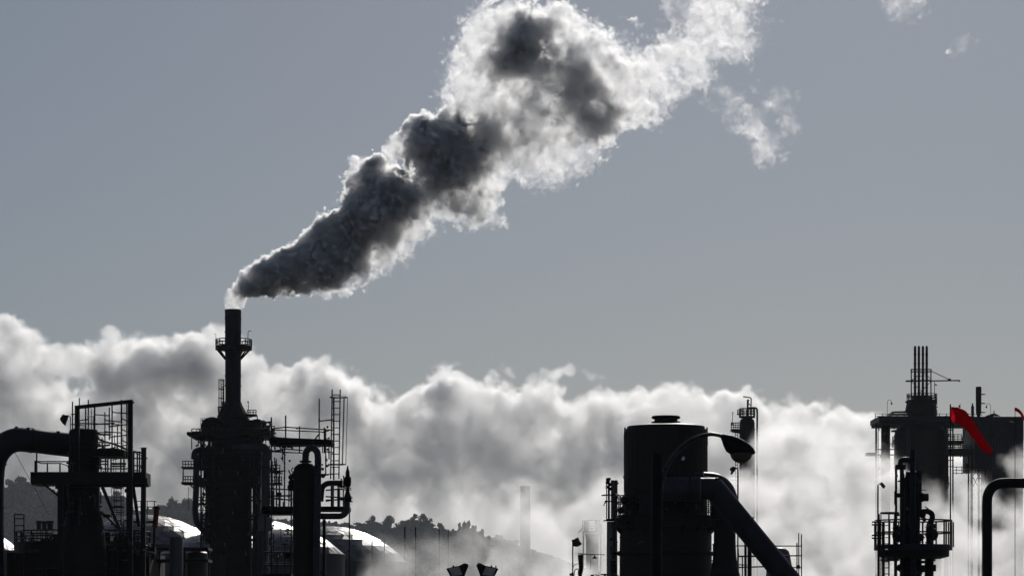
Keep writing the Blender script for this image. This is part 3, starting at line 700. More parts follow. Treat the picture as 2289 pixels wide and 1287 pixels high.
t.joints([(606.5,943),(606.5,957),(638.5,954),(669.5,956),(664,957),(713.5,938),(746,938),(713.5,970),(725,965),(746,961),(638.5,979),(606.5,983),(725,988),(746,984),(606.5,1008),(740,990),(746,1010),(636,1035),(636,1068),(746,1066)], 3.6)
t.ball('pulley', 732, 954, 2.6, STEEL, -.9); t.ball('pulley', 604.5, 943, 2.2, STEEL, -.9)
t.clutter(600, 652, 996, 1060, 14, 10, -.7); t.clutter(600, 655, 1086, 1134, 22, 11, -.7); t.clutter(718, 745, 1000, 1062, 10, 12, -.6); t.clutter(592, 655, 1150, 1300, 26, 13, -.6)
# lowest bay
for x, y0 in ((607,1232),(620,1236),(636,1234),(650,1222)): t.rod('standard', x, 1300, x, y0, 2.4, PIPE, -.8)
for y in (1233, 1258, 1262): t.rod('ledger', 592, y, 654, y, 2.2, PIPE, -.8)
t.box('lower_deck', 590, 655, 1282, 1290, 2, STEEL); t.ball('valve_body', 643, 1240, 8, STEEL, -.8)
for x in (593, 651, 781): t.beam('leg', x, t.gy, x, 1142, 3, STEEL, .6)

t = T('cage_ladder', 'tall ladder with wide hooped cage rising above the scaffold', 'ladder', 751, 138.5)
for x, y0, x2 in ((742.5,870,739), (760.5,870,757.5)): t.rod('stile', x2, 1070, x, y0, 1.9, PIPE, -.2)
y = 882; i = 0
while y < 1070:
    q = (y-870)/200*-3.2; t.rod('rung', 742.5+q, y, 760.5+q, y, 1.3, PIPE, -.2); y += 14.7
for yy, cx in ((889,758),(1038.5,754)):
    t.hoop('cage_hoop', cx, yy, 19.5, 1.3, PIPE, -.35)
for a, in ((-52,),(-14,),(58,)):
    th = math.radians(a); t.rod('cage_bar', 758+math.cos(th)*19.5, 889, 754+math.cos(th)*19.5, 1038.5, .8, PIPE, -.35+math.sin(th)*.41)
# ================================================================ middle: floodlights and masts in the mist
for side, lab in ((1, 'left one of the pair of floodlights at the bottom edge, facing left'), (-1, 'right one of the bottom floodlight pair, with a glint on its corner')):
    cx = 1022 if side == 1 else 1089
    t = T('floodlight', lab, 'floodlight', cx, 90, 'floodlights on the plant')
    q = lambda x: x if side == 1 else 2112 - x
    s_ = 0 if side == 1 else 1
    t.plate('housing', [(q(999),1270),(q(1013),1266),(q(1026),1264),(q(1038),1258),(q(1046),1260),(q(1047),1264),(q(1043),1274),(q(1040),1282),(q(1036),1296),(q(1012),1296)], .42, STEEL)
    t.plate('lens_frame', [(q(998),1270.5),(q(1002),1269),(q(1010),1288),(q(1006),1286)], .44, STEEL)
    t.plate('front_glass', [(q(1003),1270),(q(1026),1265.5),(q(1034),1284),(q(1011),1287)], .02, LENS, -.22)
    t.box('hinge', min(q(1012),q(1015)), max(q(1012),q(1015)), 1262.5, 1267, .2, STEEL)
    if s_: t.box('hinge', q(1005), q(1005)+3, 1264, 1269, .2, STEEL); t.plate('top_cap', [(1067,1256.5),(1079,1259.5),(1077,1262),(1074,1263),(1071,1260)], .44, GALV)
    t.beam('yoke', q(1024), 1292, q(1030), 1312, 2.5, STEEL); t.beam('yoke', q(1030), 1312, 1056, 1312, 2.5, STEEL)
    t.rod('mast', q(1052), t.gy, q(1052), 1308, 5, STEEL)

for x, top, bot, w, lab in ((832,1206,1287,1.7,'short thin pole before the edge of the widest dome, nearer its crown'),(859,1206,1287,1.7,'short thin pole before the edge of the widest dome, nearer its rim'),
        (905,1177,1287,2.6,'tallest thin dark pole with a side strut, right of the domes'),(929,1177,1287,2.3,'thin dark pole just right of the strutted pole'),
        (982,1183,1287,2.1,'third pole from the domes, fading into mist'),(1002,1182,1287,2.1,'last pole of the row, nearest the floodlight pair')):
    t = T('lightning_pole', lab, 'pole', x, 640 if x > 870 else 590, 'thin poles in the mist')
    t.rod('upper_mast', x, top+25, x, top, w, STEEL); t.rod('lower_mast', x, t.gy, x, top+25, w*.7, STEEL)
    if x == 905: t.rod('side_strut', 905, 1215, 913, 1242, 2, STEEL); t.rod('side_strut', 905, 1215, 905, 1250, 3.4, STEEL)

t = T('misty_chimney', 'pale chimney almost lost in the mist left of the silo', 'chimney', 1174, 900)
t.lathe('shaft', 1174, [(12.5,t.gy),(11.5,1150),(11,1086),(10,1085)], VENTG, seg=32); t.hoop('crown_ring', 1174, 1088, 11.3, 2, PALE)
for y in (1120, 1160): t.hoop('band', 1174, y, 11.6, 1.2, PALE)

t = T('misty_tower', 'faint platform tower in the steam left of the silo', 'tower', 1322, 500)
t.tube('loop_pipe', [(1302,1178,0),(1302,1166,0),(1304,1163,0),(1320,1162,0),(1336,1162.5,0),(1340,1165,0),(1341,1178,0)], 2, PIPE, 3, 8)
for x in (1308, 1314, 1333): t.lathe('drum', x, [(3.4,1186),(3.6,1168),(1.6,1164)], STEEL, 0, 14)
t.rect_deck(1302, 1346, 1186, 4, 4, 11, 9, .8); t.beam('jib', 1293, 1190, 1303, 1179, 1.8, STEEL)
for x in (1304, 1318, 1330, 1343): t.rod('leg', x, t.gy, x, 1188, 2, STEEL)
t.box('fan_box', 1336, 1345, 1170, 1186, 2, STEEL); t.lathe('body', 1324, [(12,t.gy),(14,1204),(17,1192)], STEEL, 0, 20)

t = T('lamp_post', 'slim pole with a bucket shaped floodlight turned right, left of the silo', 'lamp post', 1280, 170)
t.rod('pole', 1280.2, t.gy, 1280.2, 1206, 1.9, STEEL)
t.plate('lamp_head', [(1280,1207),(1287,1202),(1293,1200.5),(1295.5,1209),(1301,1214.5),(1297,1218),(1291,1221),(1281.5,1220)], .38, BLUEC)
t.rod('collar', 1280.2, 1210, 1280.2, 1205, 3, STEEL)
t = T('loading_arm', 'dark tapered post with a thin horizontal arm left of the silo', 'loading arm', 1298, 168)
t.tube('post', [(1298,t.gy,0),(1297,1300,0),(1296,1286,0),(1299,1270,0),(1298,1250,0),(1297.5,1239,0)], 10, RUST, 4, 14, taper=(.7,1.25))
t.beam('arm', 1292, 1236.5, 1328, 1239, 2.8, PLATE); t.rod('arm_tip', 1324, 1237.5, 1352, 1239, 1, STEEL)
t.tube('link_pipe', [(1281,1268,0),(1284,1262,0),(1290,1259,0),(1295,1259,0)], 1.3, PIPE, 3, 6); t.tube('link_pipe', [(1283,1292,0),(1284,1276,0),(1288,1271,0),(1295,1271,0)], 2.2, PIPE, 3, 6)
t.rod('chain', 1320.5, 1240, 1320, 1271, .35, PIPE); t.ball('clamp', 1276, 1283, 3.4, STEEL); t.box('clamp_box', 1278, 1282, 1278, 1290, .12, STEEL)
t = T('shade_lamp', 'small bell shaded lamp hanging under the horizontal arm', 'lamp', 1329, 168)
t.tube('stem', [(1326,1238.5,0),(1329,1240,0),(1329.5,1243,0)], 1.4, PIPE, 3, 6); t.lathe('shade', 1329.5, [(6,1247.5),(5.4,1246),(2.4,1243.5),(1,1242)], STEEL, 0, 18)
t = T('hand_wheel_valve', 'hand wheel valve peeping over the bottom edge by the silo', 'valve', 1340, 165)
t.lathe('bonnet', 1324, [(4,t.gy),(4,1290),(4.2,1285),(2.5,1283)], STEEL, 0, 14); t.hoop('hand_wheel', 1352, 1283, 9, 1.6, STEEL, seg=8); t.rod('wheel_spoke', 1343, 1283, 1361, 1283, 1.3, STEEL)
t.rod('spindle', 1352, t.gy, 1352, 1281, 4, STEEL); t.rod('side_lever', 1329, 1283, 1345, 1288, 1.4, STEEL); t.rod('side_lever', 1338, 1286, 1340, 1278, 1, PLATE)

# ================================================================ silo
t = T('silo', 'huge dark streaked silo with a stubby ribbed vent on its roof', 'silo', 1488, 178)
t.lathe('shell', 1488, [(104,t.gy),(103,1250),(102.5,1190),(101,1172),(93.5,1164),(93,1100),(92.5,1000),(91.5,962),(90,959)], SHEET, seg=72)
t.lathe('roof', 1488.5, [(87,961),(87,955),(86,953),(60,949),(33,945.5),(33,944),(30,942),(4,941)], SHEET, seg=64)
t.lathe('vent_neck', 1488.5, [(33,945),(32,942),(26,941),(25.5,932)], STEEL, seg=40); t.lathe('vent_rim', 1488.5, [(29,936),(32,934.5),(32.3,932),(30,929.5),(4,929)], STEEL, seg=48)
for i in range(26):
    a = 2*math.pi*i/26; c = t.pt(1488.5, 930.5)
    v = Vector((math.cos(a), math.sin(a), 0)); t.rodw('vent_rib', c + v*9*t.k, c + v*30.5*t.k + Vector((0,0,-.02)), .035, STEEL)
for y in (985, 1010, 1066, 1098, 1176, 1200, 1226, 1255): t.hoop('weld_seam', 1488, y, 92.6 if y < 1150 else 102.6, 1.3, SHEET, seg=5)
for i in range(36):
    a = 2*math.pi*(i+.5)/36
    if math.sin(a) > .15: continue
    c = t.pt(1488, 0); x_, y_ = c.x + math.cos(a)*92.6*t.k, 178 + math.sin(a)*92.6*t.k
    t.rodw('plate_rib', Vector((x_, y_, t.pt(0,1098).z)), Vector((x_, y_, t.pt(0,966).z)), .02, SHEET)
for x in (1397, 1580.5): t.rod('lifting_post', x, 995, x, 955, 2.6, STEEL)
for x in (1411, 1558): t.rod('roof_lug', x, 962, x, 954, 1.4, PALE, -1)
t.beam('lug_arm', 1571, 967, 1580, 964, 2.6, STEEL); t.rod('side_nozzle', 1393, 1066, 1400, 1066, 3.5, STEEL)
t.hoop('base_flange', 1488, 1236, 105, 8, STEEL, seg=8); t.box('side_box', 1364.5, 1378, 1253, 1279, .5, STEEL); t.rod('box_conduit', 1365, 1253, 1365, 1249, .8, PIPE); t.rod('box_conduit', 1368, 1330, 1368, 1279, 1.6, PIPE)
t.rod('drain_pipe', 1371, 1236, 1370, 1165, 1.4, PIPE, -.2); t.rod('drain_pipe', 1374, 1236, 1373.5, 1180, 1, PIPE, -.2)
t.ball('drain_valve', 1374, 1236, 5, STEEL)
o = t.plate('notice_plate', [(1526,1019.5),(1531.5,1021.5),(1528.5,1029),(1523,1027)], .02, PLATE, -2.62); t.rod('plate_bracket', 1528, 1010, 1543, 1018, .8, PIPE, -2.55)
t.plate('notice_plate', [(1424,1212),(1438,1206),(1440,1210),(1425,1217)], .02, PALE, -2.55)

t = T('silo_gallery', 'ring walkway with handrails around the waist of the silo', 'walkway', 1488, 178)
t.round_deck(1488, 1153, 114, 26, 44, 30, 1.9, inner=94, mids=2)
for a in range(0, 360, 24):
    th = math.radians(a); c = t.pt(1488, 0)
    t.rodw('deck_bracket', Vector((c.x+math.cos(th)*112*t.k, 178+math.sin(th)*112*t.k, t.pt(0,1178).z)), Vector((c.x+math.cos(th)*101*t.k, 178+math.sin(th)*101*t.k, t.pt(0,1190).z)), .06, STEEL)
for i, (x, y, r) in enumerate(((1398,1118,11),(1410,1130,13),(1388,1140,8),(1402,1168,7),(1424,1122,12),(1440,1140,11),(1384,1160,5),(1415,1108,8))): t.ball('valve_body', x, y, r, STEEL, -2.4 - .05*i)
t.hoop('hand_wheel', 1412, 1128, 13, 2, STEEL, -3.0)
t.box('control_cabinet', 1430, 1462, 1104, 1150, .5, BLUEC, -2.8); t.rod('walkway_pipe', 1345, 1106, 1380, 1104.5, 1.7, PIPE, -.6); t.rod('walkway_pipe', 1352, 1119, 1385, 1121, 2, PIPE, -.6)
t.rod('walkway_pipe', 1355, 1120, 1349, 1130, 1, PIPE, -.6); t.rod('walkway_pipe', 1370, 1103, 1374, 1175, 1, PIPE, -.6)
t.rect_deck(1578, 1606, 1158, 2.6, 28, 28, 2, 2.0, dy=-.2)

t.clutter(1374, 1402, 1104, 1182, 34, 21, -1.6); t.clutter(1400, 1570, 1112, 1150, 34, 22, -3.1); t.clutter(1366, 1380, 1180, 1290, 12, 23, -.6)
t = T('twin_vent', 'square vent pipe beside a cluttered dark post on a small ledge left of the silo', 'vent', 1368, 178.5)
t.lathe('vent_pipe', 1373, [(7.5,1163),(7.5,1076),(8.2,1075),(8,1073),(3,1072.5)], VENTG, 0, 20); t.rod('vent_clip', 1379, 1080, 1383, 1079, 2.6, STEEL)
t.rod('post', 1361, 1163, 1361, 1068, 3.4, STEEL, -.25)
for i, (x, y, r) in enumerate(((1358,1071,4),(1362,1070,3.6),(1357,1078,3.8),(1363,1082,4.4),(1359,1088,3.6),(1364,1092,4),(1361,1098,3))): t.ball('insulator', x, y, r, STEEL, -.25)
t.rod('conduit', 1356, 1163, 1356, 1072, 1.6, PIPE, -.3); t.tube('loop_wire', [(1358,1083,-.25),(1353,1087,-.25),(1353,1091,-.25),(1357,1093,-.25)], .9, PIPE, 3, 6)
t.rod('cross_arm', 1345, 1106.5, 1384, 1105, 1.8, PIPE, -.25); t.rod('drop_wire', 1353, 1120, 1349, 1130, .8, PIPE, -.25)
t.rod('ledge_rail', 1349, 1163, 1376, 1162, 2, RUST, -.3); t.box('ledge', 1356, 1378, 1159, 1164, .7, STEEL, -.1); t.lathe('lower_pipe', 1368, [(12,t.gy),(12,1230),(11.5,1165)], VENTG, .1, 20)

t = T('bend_duct', 'pale banded cross duct turning down beside the silo into a wide flared riser', 'duct', 1620, 174)
t.tube('cross_drum', [(1481,1092,0),(1485,1092,0),(1560,1092,0),(1572,1092,0)], 55, CLAD, 1, 28)
t.tube('drum_end', [(1478,1092,0),(1481,1092,0)], 50, CLAD, 1, 28)
for x in (1541, 1571): t.rod('drum_band', x-.8, 1092, x+.8, 1092, 57 if x < 1560 else 60, STEEL)
t.tube('elbow', [(1556,1086,1.0),(1574,1085,1.0),(1598,1088,1.0),(1613,1102,1.0),(1619,1124,1.0),(1620,1160,1.0)], 62, BLUEC, 7, 28)
t.lathe('riser', 1620, [(58,t.gy),(46,1330),(36,1290),(31,1272),(26.5,1245),(25,1220),(24.5,1190),(24,1130)], STEEL, 1.0, 32)
t.hoop('riser_flange', 1620, 1170, 25.5, 3, STEEL, 1.0)

t = T('conveyor_tube', 'thick dark tube running steeply down to the right from the silo', 'chute', 1700, 168)
path = [(1566,1092),(1597,1092),(1645,1151),(1700,1218),(1765,1297),(1880,1437)]
t.tube('upper_bend', [(1566,1092,0),(1598,1092,0)], 50, BLUEC, 1, 26)
t.tube('sloping_tube', [(1592,1086,0),(1645,1151,0),(1700,1218,0),(1765,1297,0),(1880,1437,0)], 51, BLUEC, 1, 26)
t.tube('highlight_strip', [(1575,1066.5,-.05),(1606,1068,-.05)], 2.2, GALV, 1, 8); t.tube('highlight_strip', [(1606,1068,-.1),(1640,1108,-.1)], 1, CLAD, 1, 6)  # thin paler strips modelled as the highlight along the top of the bend
t.beam('tube_flange', 1683.5, 1156, 1642.5, 1189.5, 3, BLUEC, 0, 1.42); t.beam('trestle', 1666, t.gy, 1666, 1200, 4.5, STEEL, .9); t.beam('trestle', 1675.5, t.gy, 1675.5, 1215, 9, STEEL, .9)

t = T('pole_floodlight', 'rusty pole with a small floodlight tilted left behind the bend duct', 'lamp post', 1649, 190)
t.rod('pole', 1649, t.gy, 1649.5, 1048, 2.4, RUST); t.tube('neck', [(1649.5,1049,0),(1647,1046.5,0),(1642,1046,0)], 2, RUST, 3, 8)
t.plate('lamp_head', [(1632,1046),(1638,1042),(1645,1045),(1643,1051),(1636,1060),(1633,1059),(1635,1052),(1632,1050)], .5, STEEL)

t = T('street_lamp', 'big street lamp with a curved arm and rounded head hanging over the silo', 'street lamp', 1468, 55)
t.tube('mast', [(1467,t.gy,0),(1467.5,1287,0),(1468,1020,0)], 25, STEEL, 1, 24); t.tube('mast_cap', [(1468,1020,0),(1468,1013.5,0)], 21, STEEL, 1, 24)
t.tube('arm', [(1473,1100,0),(1484,1060,0),(1498,1030,0),(1520,1003,0),(1548,982,0),(1578,971.5,0),(1600,971,0),(1623,978,0)], 8.2, GALV, 6, 16, taper=(1.5,.95))
V, Fc, seg = [], [], 20
secs = [(1612,973.5,5,4.5),(1616,977,9,8),(1622,984,12,14),(1630,991,15,20),(1642,997,17,22),(1656,1002,17,20),(1670,1006,14,15),(1680,1009,9,9.5),(1688,1012,2,2.4)]
for x, y, hd, hh in secs:                         # loft: half depth, half height (px), flattened underside
    for k in range(seg):
        a = 2*math.pi*k/seg; zz = math.sin(a); zz = zz if zz > 0 else zz*.95
        V.append(t.pt(x + math.sin(a)*hh*.35, y - zz*hh*.92) + Vector((0, math.cos(a)*hd*t.k, 0)))
for i in range(len(secs)-1):
    for k in range(seg): Fc.append((i*seg+k, i*seg+(k+1) % seg, (i+1)*seg+(k+1) % seg, (i+1)*seg+k))
Fc += [tuple(range(seg)), tuple((len(secs)-1)*seg+k for k in range(seg))]
link('lamp_head', mesh_from('lamp_head', V, Fc, STEEL, True), Matrix.Identity(4), t.o)
V, Fc = [], []
for j in range(7):                               # glass bowl under the head
    f = j/6; 
    for k in range(seg):
        a = 2*math.pi*k/seg; rx = 25*math.cos(f*math.pi/2*.98); ry = 15*math.cos(f*math.pi/2*.98)
        V.append(t.pt(1657 + rx*math.cos(a) - 1*f, 1011.5 - rx*math.cos(a)*-.0 + 23*math.sin(f*math.pi/2)) + Vector((0, math.sin(a)*ry*t.k, 0)))
for j in range(6):
    for k in range(seg): Fc.append((j*seg+k, j*seg+(k+1) % seg, (j+1)*seg+(k+1) % seg, (j+1)*seg+k))
Fc.append(tuple(6*seg+k for k in range(seg))); Fc.append(tuple(range(seg)))
link('glass_bowl', mesh_from('glass_bowl', V, Fc, GLASS, True), Matrix.Identity(4), t.o)
t.rod('bowl_latch', 1624, 1003, 1632, 1012, 2, STEEL)

t = T('scaffold_bay', 'open scaffold bay of thin tubes right of the sloping tube', 'scaffold', 1790, 200)
for x, y0 in ((1781.5,1212),(1785.5,1190),(1791.5,1193),(1650.5,1226),(1659.5,1244),(1668,1208)): t.rod('standard', x, t.gy, x, y0, 1.7, RUST, 0 if x != 1785.5 else 1.5)
for x0, x1, yA, yB, w in ((1640,1793,1219,1219.5,1.6),(1650,1793,1242,1241,2),(1650,1720,1243,1242.5,1.8),(1652,1724,1267,1265,2.2),(1678,1740,1232,1234,.9),(1770,1793,1267,1268,1.5),(1649,1670,1261,1262,1.6),(1649,1670,1267,1267,1.6)): t.rod('ledger', x0, yA, x1, yB, w, RUST, 0)
t.joints([(1791.5,1219),(1791.5,1241),(1785.5,1266),(1781.5,1219),(1650.5,1238),(1659.5,1262)], 3.4, RUST)
t.box('gusset', 1780, 1788, 1262, 1270, .2, RUST)
t = T('narrow_scaffold', 'narrow scaffold seen through the gap between the silo and the riser', 'scaffold', 1588, 186)
for x, y0, y1 in ((1594.5,1215,1330),(1597,1218,1330),(1585.5,1244,1330)): t.rod('standard', x, y1, x, y0, 1.9, PIPE)
for y in (1251, 1258, 1261, 1266, 1284): t.rod('ledger', 1570, y, 1604, y+.8, 1.7 if y != 1266 else 4, PIPE)
t.joints([(1594.5,1216),(1585.5,1251),(1588.5,1251),(1595,1243),(1585.5,1262)], 4)

t = T('domed_drum', 'pale upright drum with a rounded top behind the sloping tube', 'drum', 1741, 240)
t.lathe('drum_body', 1742, [(31,t.gy),(30,1290),(28,1262),(25,1246),(24,1240),(21,1231),(14,1225),(4,1223)], PALE)
t.hoop('drum_ring', 1742, 1241, 24.5, 1.4, PALE)
t.rod('vent_stub', 1716, 1276, 1716, 1262, 5, RUST, -2.4)

# ================================================================ far column
t = T('distillation_column', 'tall slim column with railed top platforms half veiled by steam', 'column', 1670, 500)
t.lathe('shell', 1670, [(18,t.gy),(17.5,1200),(17,945),(15,938),(10,934),(3,932.5)], STEEL)
for y in (960, 990, 1020, 1060): t.hoop('shell_ring', 1670, y, 17.6, 1.4, STEEL)
t.tube('overhead_pipe', [(1672,932,0),(1672,918,0),(1673,912,0),(1685,911,0),(1691,913,0),(1692.5,920,0),(1692.5,960,0),(1692.5,1100,0),(1692.5,t.gy,0)], 4.2, STEEL, 4, 14)
t.tube('davit', [(1678.5,925,0),(1679,900,0),(1679,892,0),(1677,888.5,0),(1661,886,0)], 2.6, STEEL, 3, 10); t.rod('riser', 1671.5, 932, 1671.5, 893, 3, STEEL, .3); t.ball('vent_cap', 1672.5, 894.5, 2.6, STEEL, .3)
t.rod('davit_stay', 1671, 898, 1678, 906, 1, PIPE)
t.round_deck(1670, 930, 18, 3.5, 17, 12, 1.1, inner=4, mids=2); t.rect_deck(1648, 1660, 924, 2, 2, 8, 2, 1.1)
t.rect_deck(1634, 1660, 959.5, 2.6, 4, 15, 5, 1.2, mids=2); t.plate('deck_gusset', [(1636,964),(1655,964),(1655,968),(1640,966)], 1.6, STEEL)
t.ball('junction', 1636.5, 946, 3, STEEL); t.rod('lamp_stem', 1637, 945, 1638, 923, .8, PIPE); t.ball('lamp_globe', 1638, 922, 1.7, STEEL)
for x in (1644, 1649): t.rod('ladder_stile', x, 1140, x, 966, .8, PIPE)
for i in range(17): t.rod('rung', 1644, 972+i*9.5, 1649, 972+i*9.5, .6, PIPE)
for y in (1045, 1064, 1073, 1084): t.rod('walkway_rail', 1633, y, 1655, y, .9, PIPE)

# ================================================================ far right plant block
D = 530
t = T('coker_block', 'massive far plant block with a big rounded vessel inside an open frame', 'plant block', 2060, D)
t.box('roof_deck', 1955, 2165, 935, 946, 13, BLUEC, 0); t.box('deck_fascia', 1957, 2165, 946, 952, 12.4, STEEL, 0)
for d in (-6.2, 6.2):
    for y in (924, 929.5): t.rod('guard_rail', 1956, y, 2165, y, .9, PIPE, d)
    for x in (1956.5, 1972, 1988, 2004, 2020, 2100, 2116, 2132, 2148, 2164): t.rod('guard_post', x, 936, x, 923.5, 1.0, PIPE, d)
t.plate('roof_housing', [(1972,937),(1980,930),(1986,924),(1991,922),(2026,921),(2026,937)], 7, BLUEC, 0)
for d in (-6, 6):
    for x, w in ((1958.5,4),(1963,1.6),(2112.5,4),(2116,2.2)): t.beam('column', x, t.gy, x, 946, w, STEEL, d)
    for y in (1004, 1016): t.beam('girder', 1956, y, 2125, y, 2.4, STEEL, d)
t.lathe('side_drum', 1979, [(9.5,t.gy),(9.5,955),(8,952)], STEEL, -1, 24); t.rod('downpipe', 1987.5, t.gy, 1987.5, 950, 3.2, STEEL, -4)
t.beam('knee_brace', 1960, 952, 1967, 962, 1.4, STEEL, -6); t.beam('knee_brace', 1992, 952, 1999, 958, 1.4, STEEL, -6); t.beam('knee_brace', 2006, 952, 1999, 958, 1.2, STEEL, -6)
t.beam('knee_brace', 1990, 994, 2000, 985, 1.2, STEEL, -4)
t.lathe('coke_drum', 2058, [(40,t.gy),(48,1180),(57,1120),(59,1080),(59,975),(56,962),(48,953),(40,949)], SHEET, -1, 56)
for y in (966, 990, 1040, 1088): t.hoop('drum_seam', 2058, y, 58.5, 1.4, SHEET, -1)
t.lathe('drum_head', 2059, [(36,944),(36,921),(34.5,914),(33,906),(31,898)], SHEET, -1, 40)
for y in (910, 926): t.hoop('head_seam', 2059, y, 34.5, 1.2, STEEL, -1)
t.round_deck(2059, 895, 34, 10, 13, 18, 1.0, inner=6, dy=-1, mids=1); t.box('deck_clutter', 2040, 2082, 886, 896, 2.4, STEEL, -1)
t.beam('deck_corner', 2024, 897, 2034, 906, 3, STEEL, -2); t.rod('blue_downpipe', 2031.5, 1100, 2031.5, 922, 6.5, BLUEC, -6)
t.rod('drop_pipe', 2091.5, 935, 2091.5, 880, 1.4, PIPE, -2); t.ball('valve_body', 2089.5, 886, 2.4, STEEL, -2)
t.box('outrigger', 1936, 1958, 1012, 1018, 3, PALE, 0)

t.clutter(1990, 2002, 952, 1100, 16, 24, -5); t.clutter(2110, 2122, 950, 1100, 18, 25, -5); t.clutter(2026, 2092, 884, 900, 16, 26, -3, rmax=2.2); t.clutter(1958, 1990, 960, 1080, 14, 27, -5)
for i, (x, lab) in enumerate(((2045.5,'first of the four tall thin vent pipes from the left'),(2054,'second of the four tall thin vent pipes from the left'),(2063,'third of the four tall thin vent pipes from the left'),(2071.5,'last of the four tall thin vent pipes, nearest the jib'))):
    t = T('vent_pipe', lab, 'vent pipe', x, D, 'row of four tall vent pipes')
    t.rod('pipe', x, 896, x, 775, 4.0, STEEL); t.ball('pipe_cap', x, 774.5, 2.2, STEEL); t.lathe('pipe_foot', x, [(4,895),(3.2,880),(2.2,870)], STEEL, 0, 14)
    for y in (792, 812, 840, 866): t.flange(x, y, 2.6, 1.4, STEEL)
t = T('jib_frame', 'square steel frame with a long jib around the four vent pipes', 'frame', 2060, D)
for d in (-1.5, 1.5):
    for x in (2037, 2081): t.beam('post', x, 892, x, 826, 2.4, STEEL, d)
    for y in (825.5, 830.5): t.beam('cross_bar', 2035.5, y, 2082.5, y, 2.4, STEEL, d)
    t.beam('jib', 2024.5, 851.5, 2082, 850, 3.4, STEEL, d)
    t.beam('cross_brace', 2038, 850, 2059, 833, 1.1, PIPE, d); t.beam('cross_brace', 2038, 848, 2066, 838, 1.1, PIPE, d); t.beam('cross_brace', 2080, 846, 2064, 832, 1.1, PIPE, d)
    t.beam('cross_brace', 2038, 853, 2060, 874, 1.1, PIPE, d); t.beam('cross_brace', 2080, 853, 2054, 880, 1.2, PIPE, d)
t.beam('jib_boom', 2078, 851, 2145, 850, 2.6, STEEL, 0); t.ball('trolley', 2144, 851, 2.2, STEEL); t.box('trolley', 2119, 2125, 846, 850, .6, STEEL); t.rod('stay_wire', 2082, 829, 2122, 848, 1.0, PIPE)

def gooseneck(lab, x, base, top, side, hx, hy):
    t = T('gooseneck_lamp', lab, 'lamp', x, D-2, 'gooseneck lamps along the far roof')
    t.tube('stem', [(x,base,0),(x,top+8,0),(x+side*1.5,top+3,0),(x+side*5,top,0),(hx-side*1,top+3,0),(hx,hy-2,0)], .95, PIPE, 4, 6)
    t.lathe('lamp_head', hx, [(.6,hy+3),(1.9,hy+1),(2,hy-1),(.7,hy-2)], STEEL, 0, 12)
gooseneck('gooseneck lamp over the left roof housing of the far block', 1983.5, 936, 893, 1, 1993, 901)
gooseneck('gooseneck lamp behind the big windsock', 2143, 936, 902, 1, 2145.5, 908)
gooseneck('gooseneck lamp facing left beside the short thick chimney', 2214.5, 934, 901, -1, 2205, 909)
t = T('hanging_lamp', 'tiny lamp hanging below the long jib', 'lamp', 2090, D)
t.rod('stem', 2089, 882, 2089, 853, .8, PIPE); t.ball('lamp_head', 2092.5, 860, 2, STEEL); t.rod('lamp_arm', 2089, 858, 2092, 858, .7, PIPE)

t = T('cladded_building', 'dark blue grey building with a low roof hump at the far right', 'building', 2218, D)
t.box('wall', 2165, 2273, 941, 1052, 14, BLUEC, 0); t.box('roof_edge', 2164, 2274, 937, 942, 14.3, BLUEC, 0)
for i in range(17): t.box('wall_rib', 2168+i*6.3, 2168.5+i*6.3, 943, 1050, .2, BLUEC, -7.02)
t.plate('roof_hump', [(2188,938),(2197,932),(2206,929),(2210,927.5),(2218,927.5),(2222,930),(2234,936),(2240,938)], 8, BLUEC, 0)
t.box('louvre', 2208, 2224, 965, 978, .3, STEEL, -7.05); t.box('notch_light', 2257, 2266, 941.5, 943, .2, PLATE, -7.1); t.box('corner_post', 2270, 2273.4, 937, 1200, .6, STEEL, -7.2)
t.box('lower_wall', 2205, 2273, 1052, t.gy, 13, BLUEC, .3)
for y in (931, ): 
    for d in (-6.8, 6.8): t.rod('guard_rail', 2220, y, 2272, y, .9, PIPE, d)
for x in (2236, 2252, 2271): t.rod('guard_post', x, 938, x, 931, .9, PIPE, -6.8)
t.rod('guard_rail', 2165, 924.5, 2196, 927, .9, PIPE, -6.8); t.rod('roof_vent', 2222, 929, 2222, 918, 1.6, STEEL); 
t = T('short_chimney', 'short thick chimney on the roof of the far right building', 'chimney', 2187.5, D)
t.lathe('shaft', 2187.5, [(3.2,1050),(3.4,938),(4.2,931),(6,926),(6.4,872),(6,868),(4,867)], STEEL, -4, 24)
for y in (885, 905, 925): t.hoop('band', 2187.5, y, 6.6, 1, STEEL, -4)
t = T('thin_vent', 'thin stepped vent pipe left of the short thick chimney', 'vent pipe', 2174, D)
t.rod('lower_pipe', 2174, 1050, 2174, 926, 3, STEEL, -4); t.rod('upper_pipe', 2174, 928, 2174, 907, 4.8, STEEL, -4); t.rod('tip', 2174, 908, 2174, 901, 2.2, STEEL, -4)

t = T('stair_tower', 'open steel stair tower between the rounded vessel and the far building', 'stair tower', 2135, D-4)
for x, w, d in ((2119,2.4,-2),(2124,2.4,-2),(2130,3,-2),(2119,1.6,2),(2130,1.6,2)): t.beam('column', x, t.gy, x, 948, w, STEEL, d)
for y in (960, 975, 990, 1000, 1028, 1042): t.beam('landing_beam', 2117, y, 2132, y, 1.6, STEEL, -2)
for y0 in (952, 967, 982): t.beam('stair_string', 2119, y0, 2131, y0+13, 1.2, STEEL, -1)
t.rect_deck(2116, 2150, 985.5, 4, 7, 15, 4, .9, mids=2); t.rect_deck(2116, 2170, 1006, 5, 12, 11, 6, .9, mids=2)
t.beam('stay', 2156, 958, 2146, 1002, 1.8, STEEL, 0); t.beam('stay', 2159, 958, 2149, 1002, 1, STEEL, 0)
t.box('bridge_girder', 2116, 2212, 1005, 1016, 5, STEEL, .5)
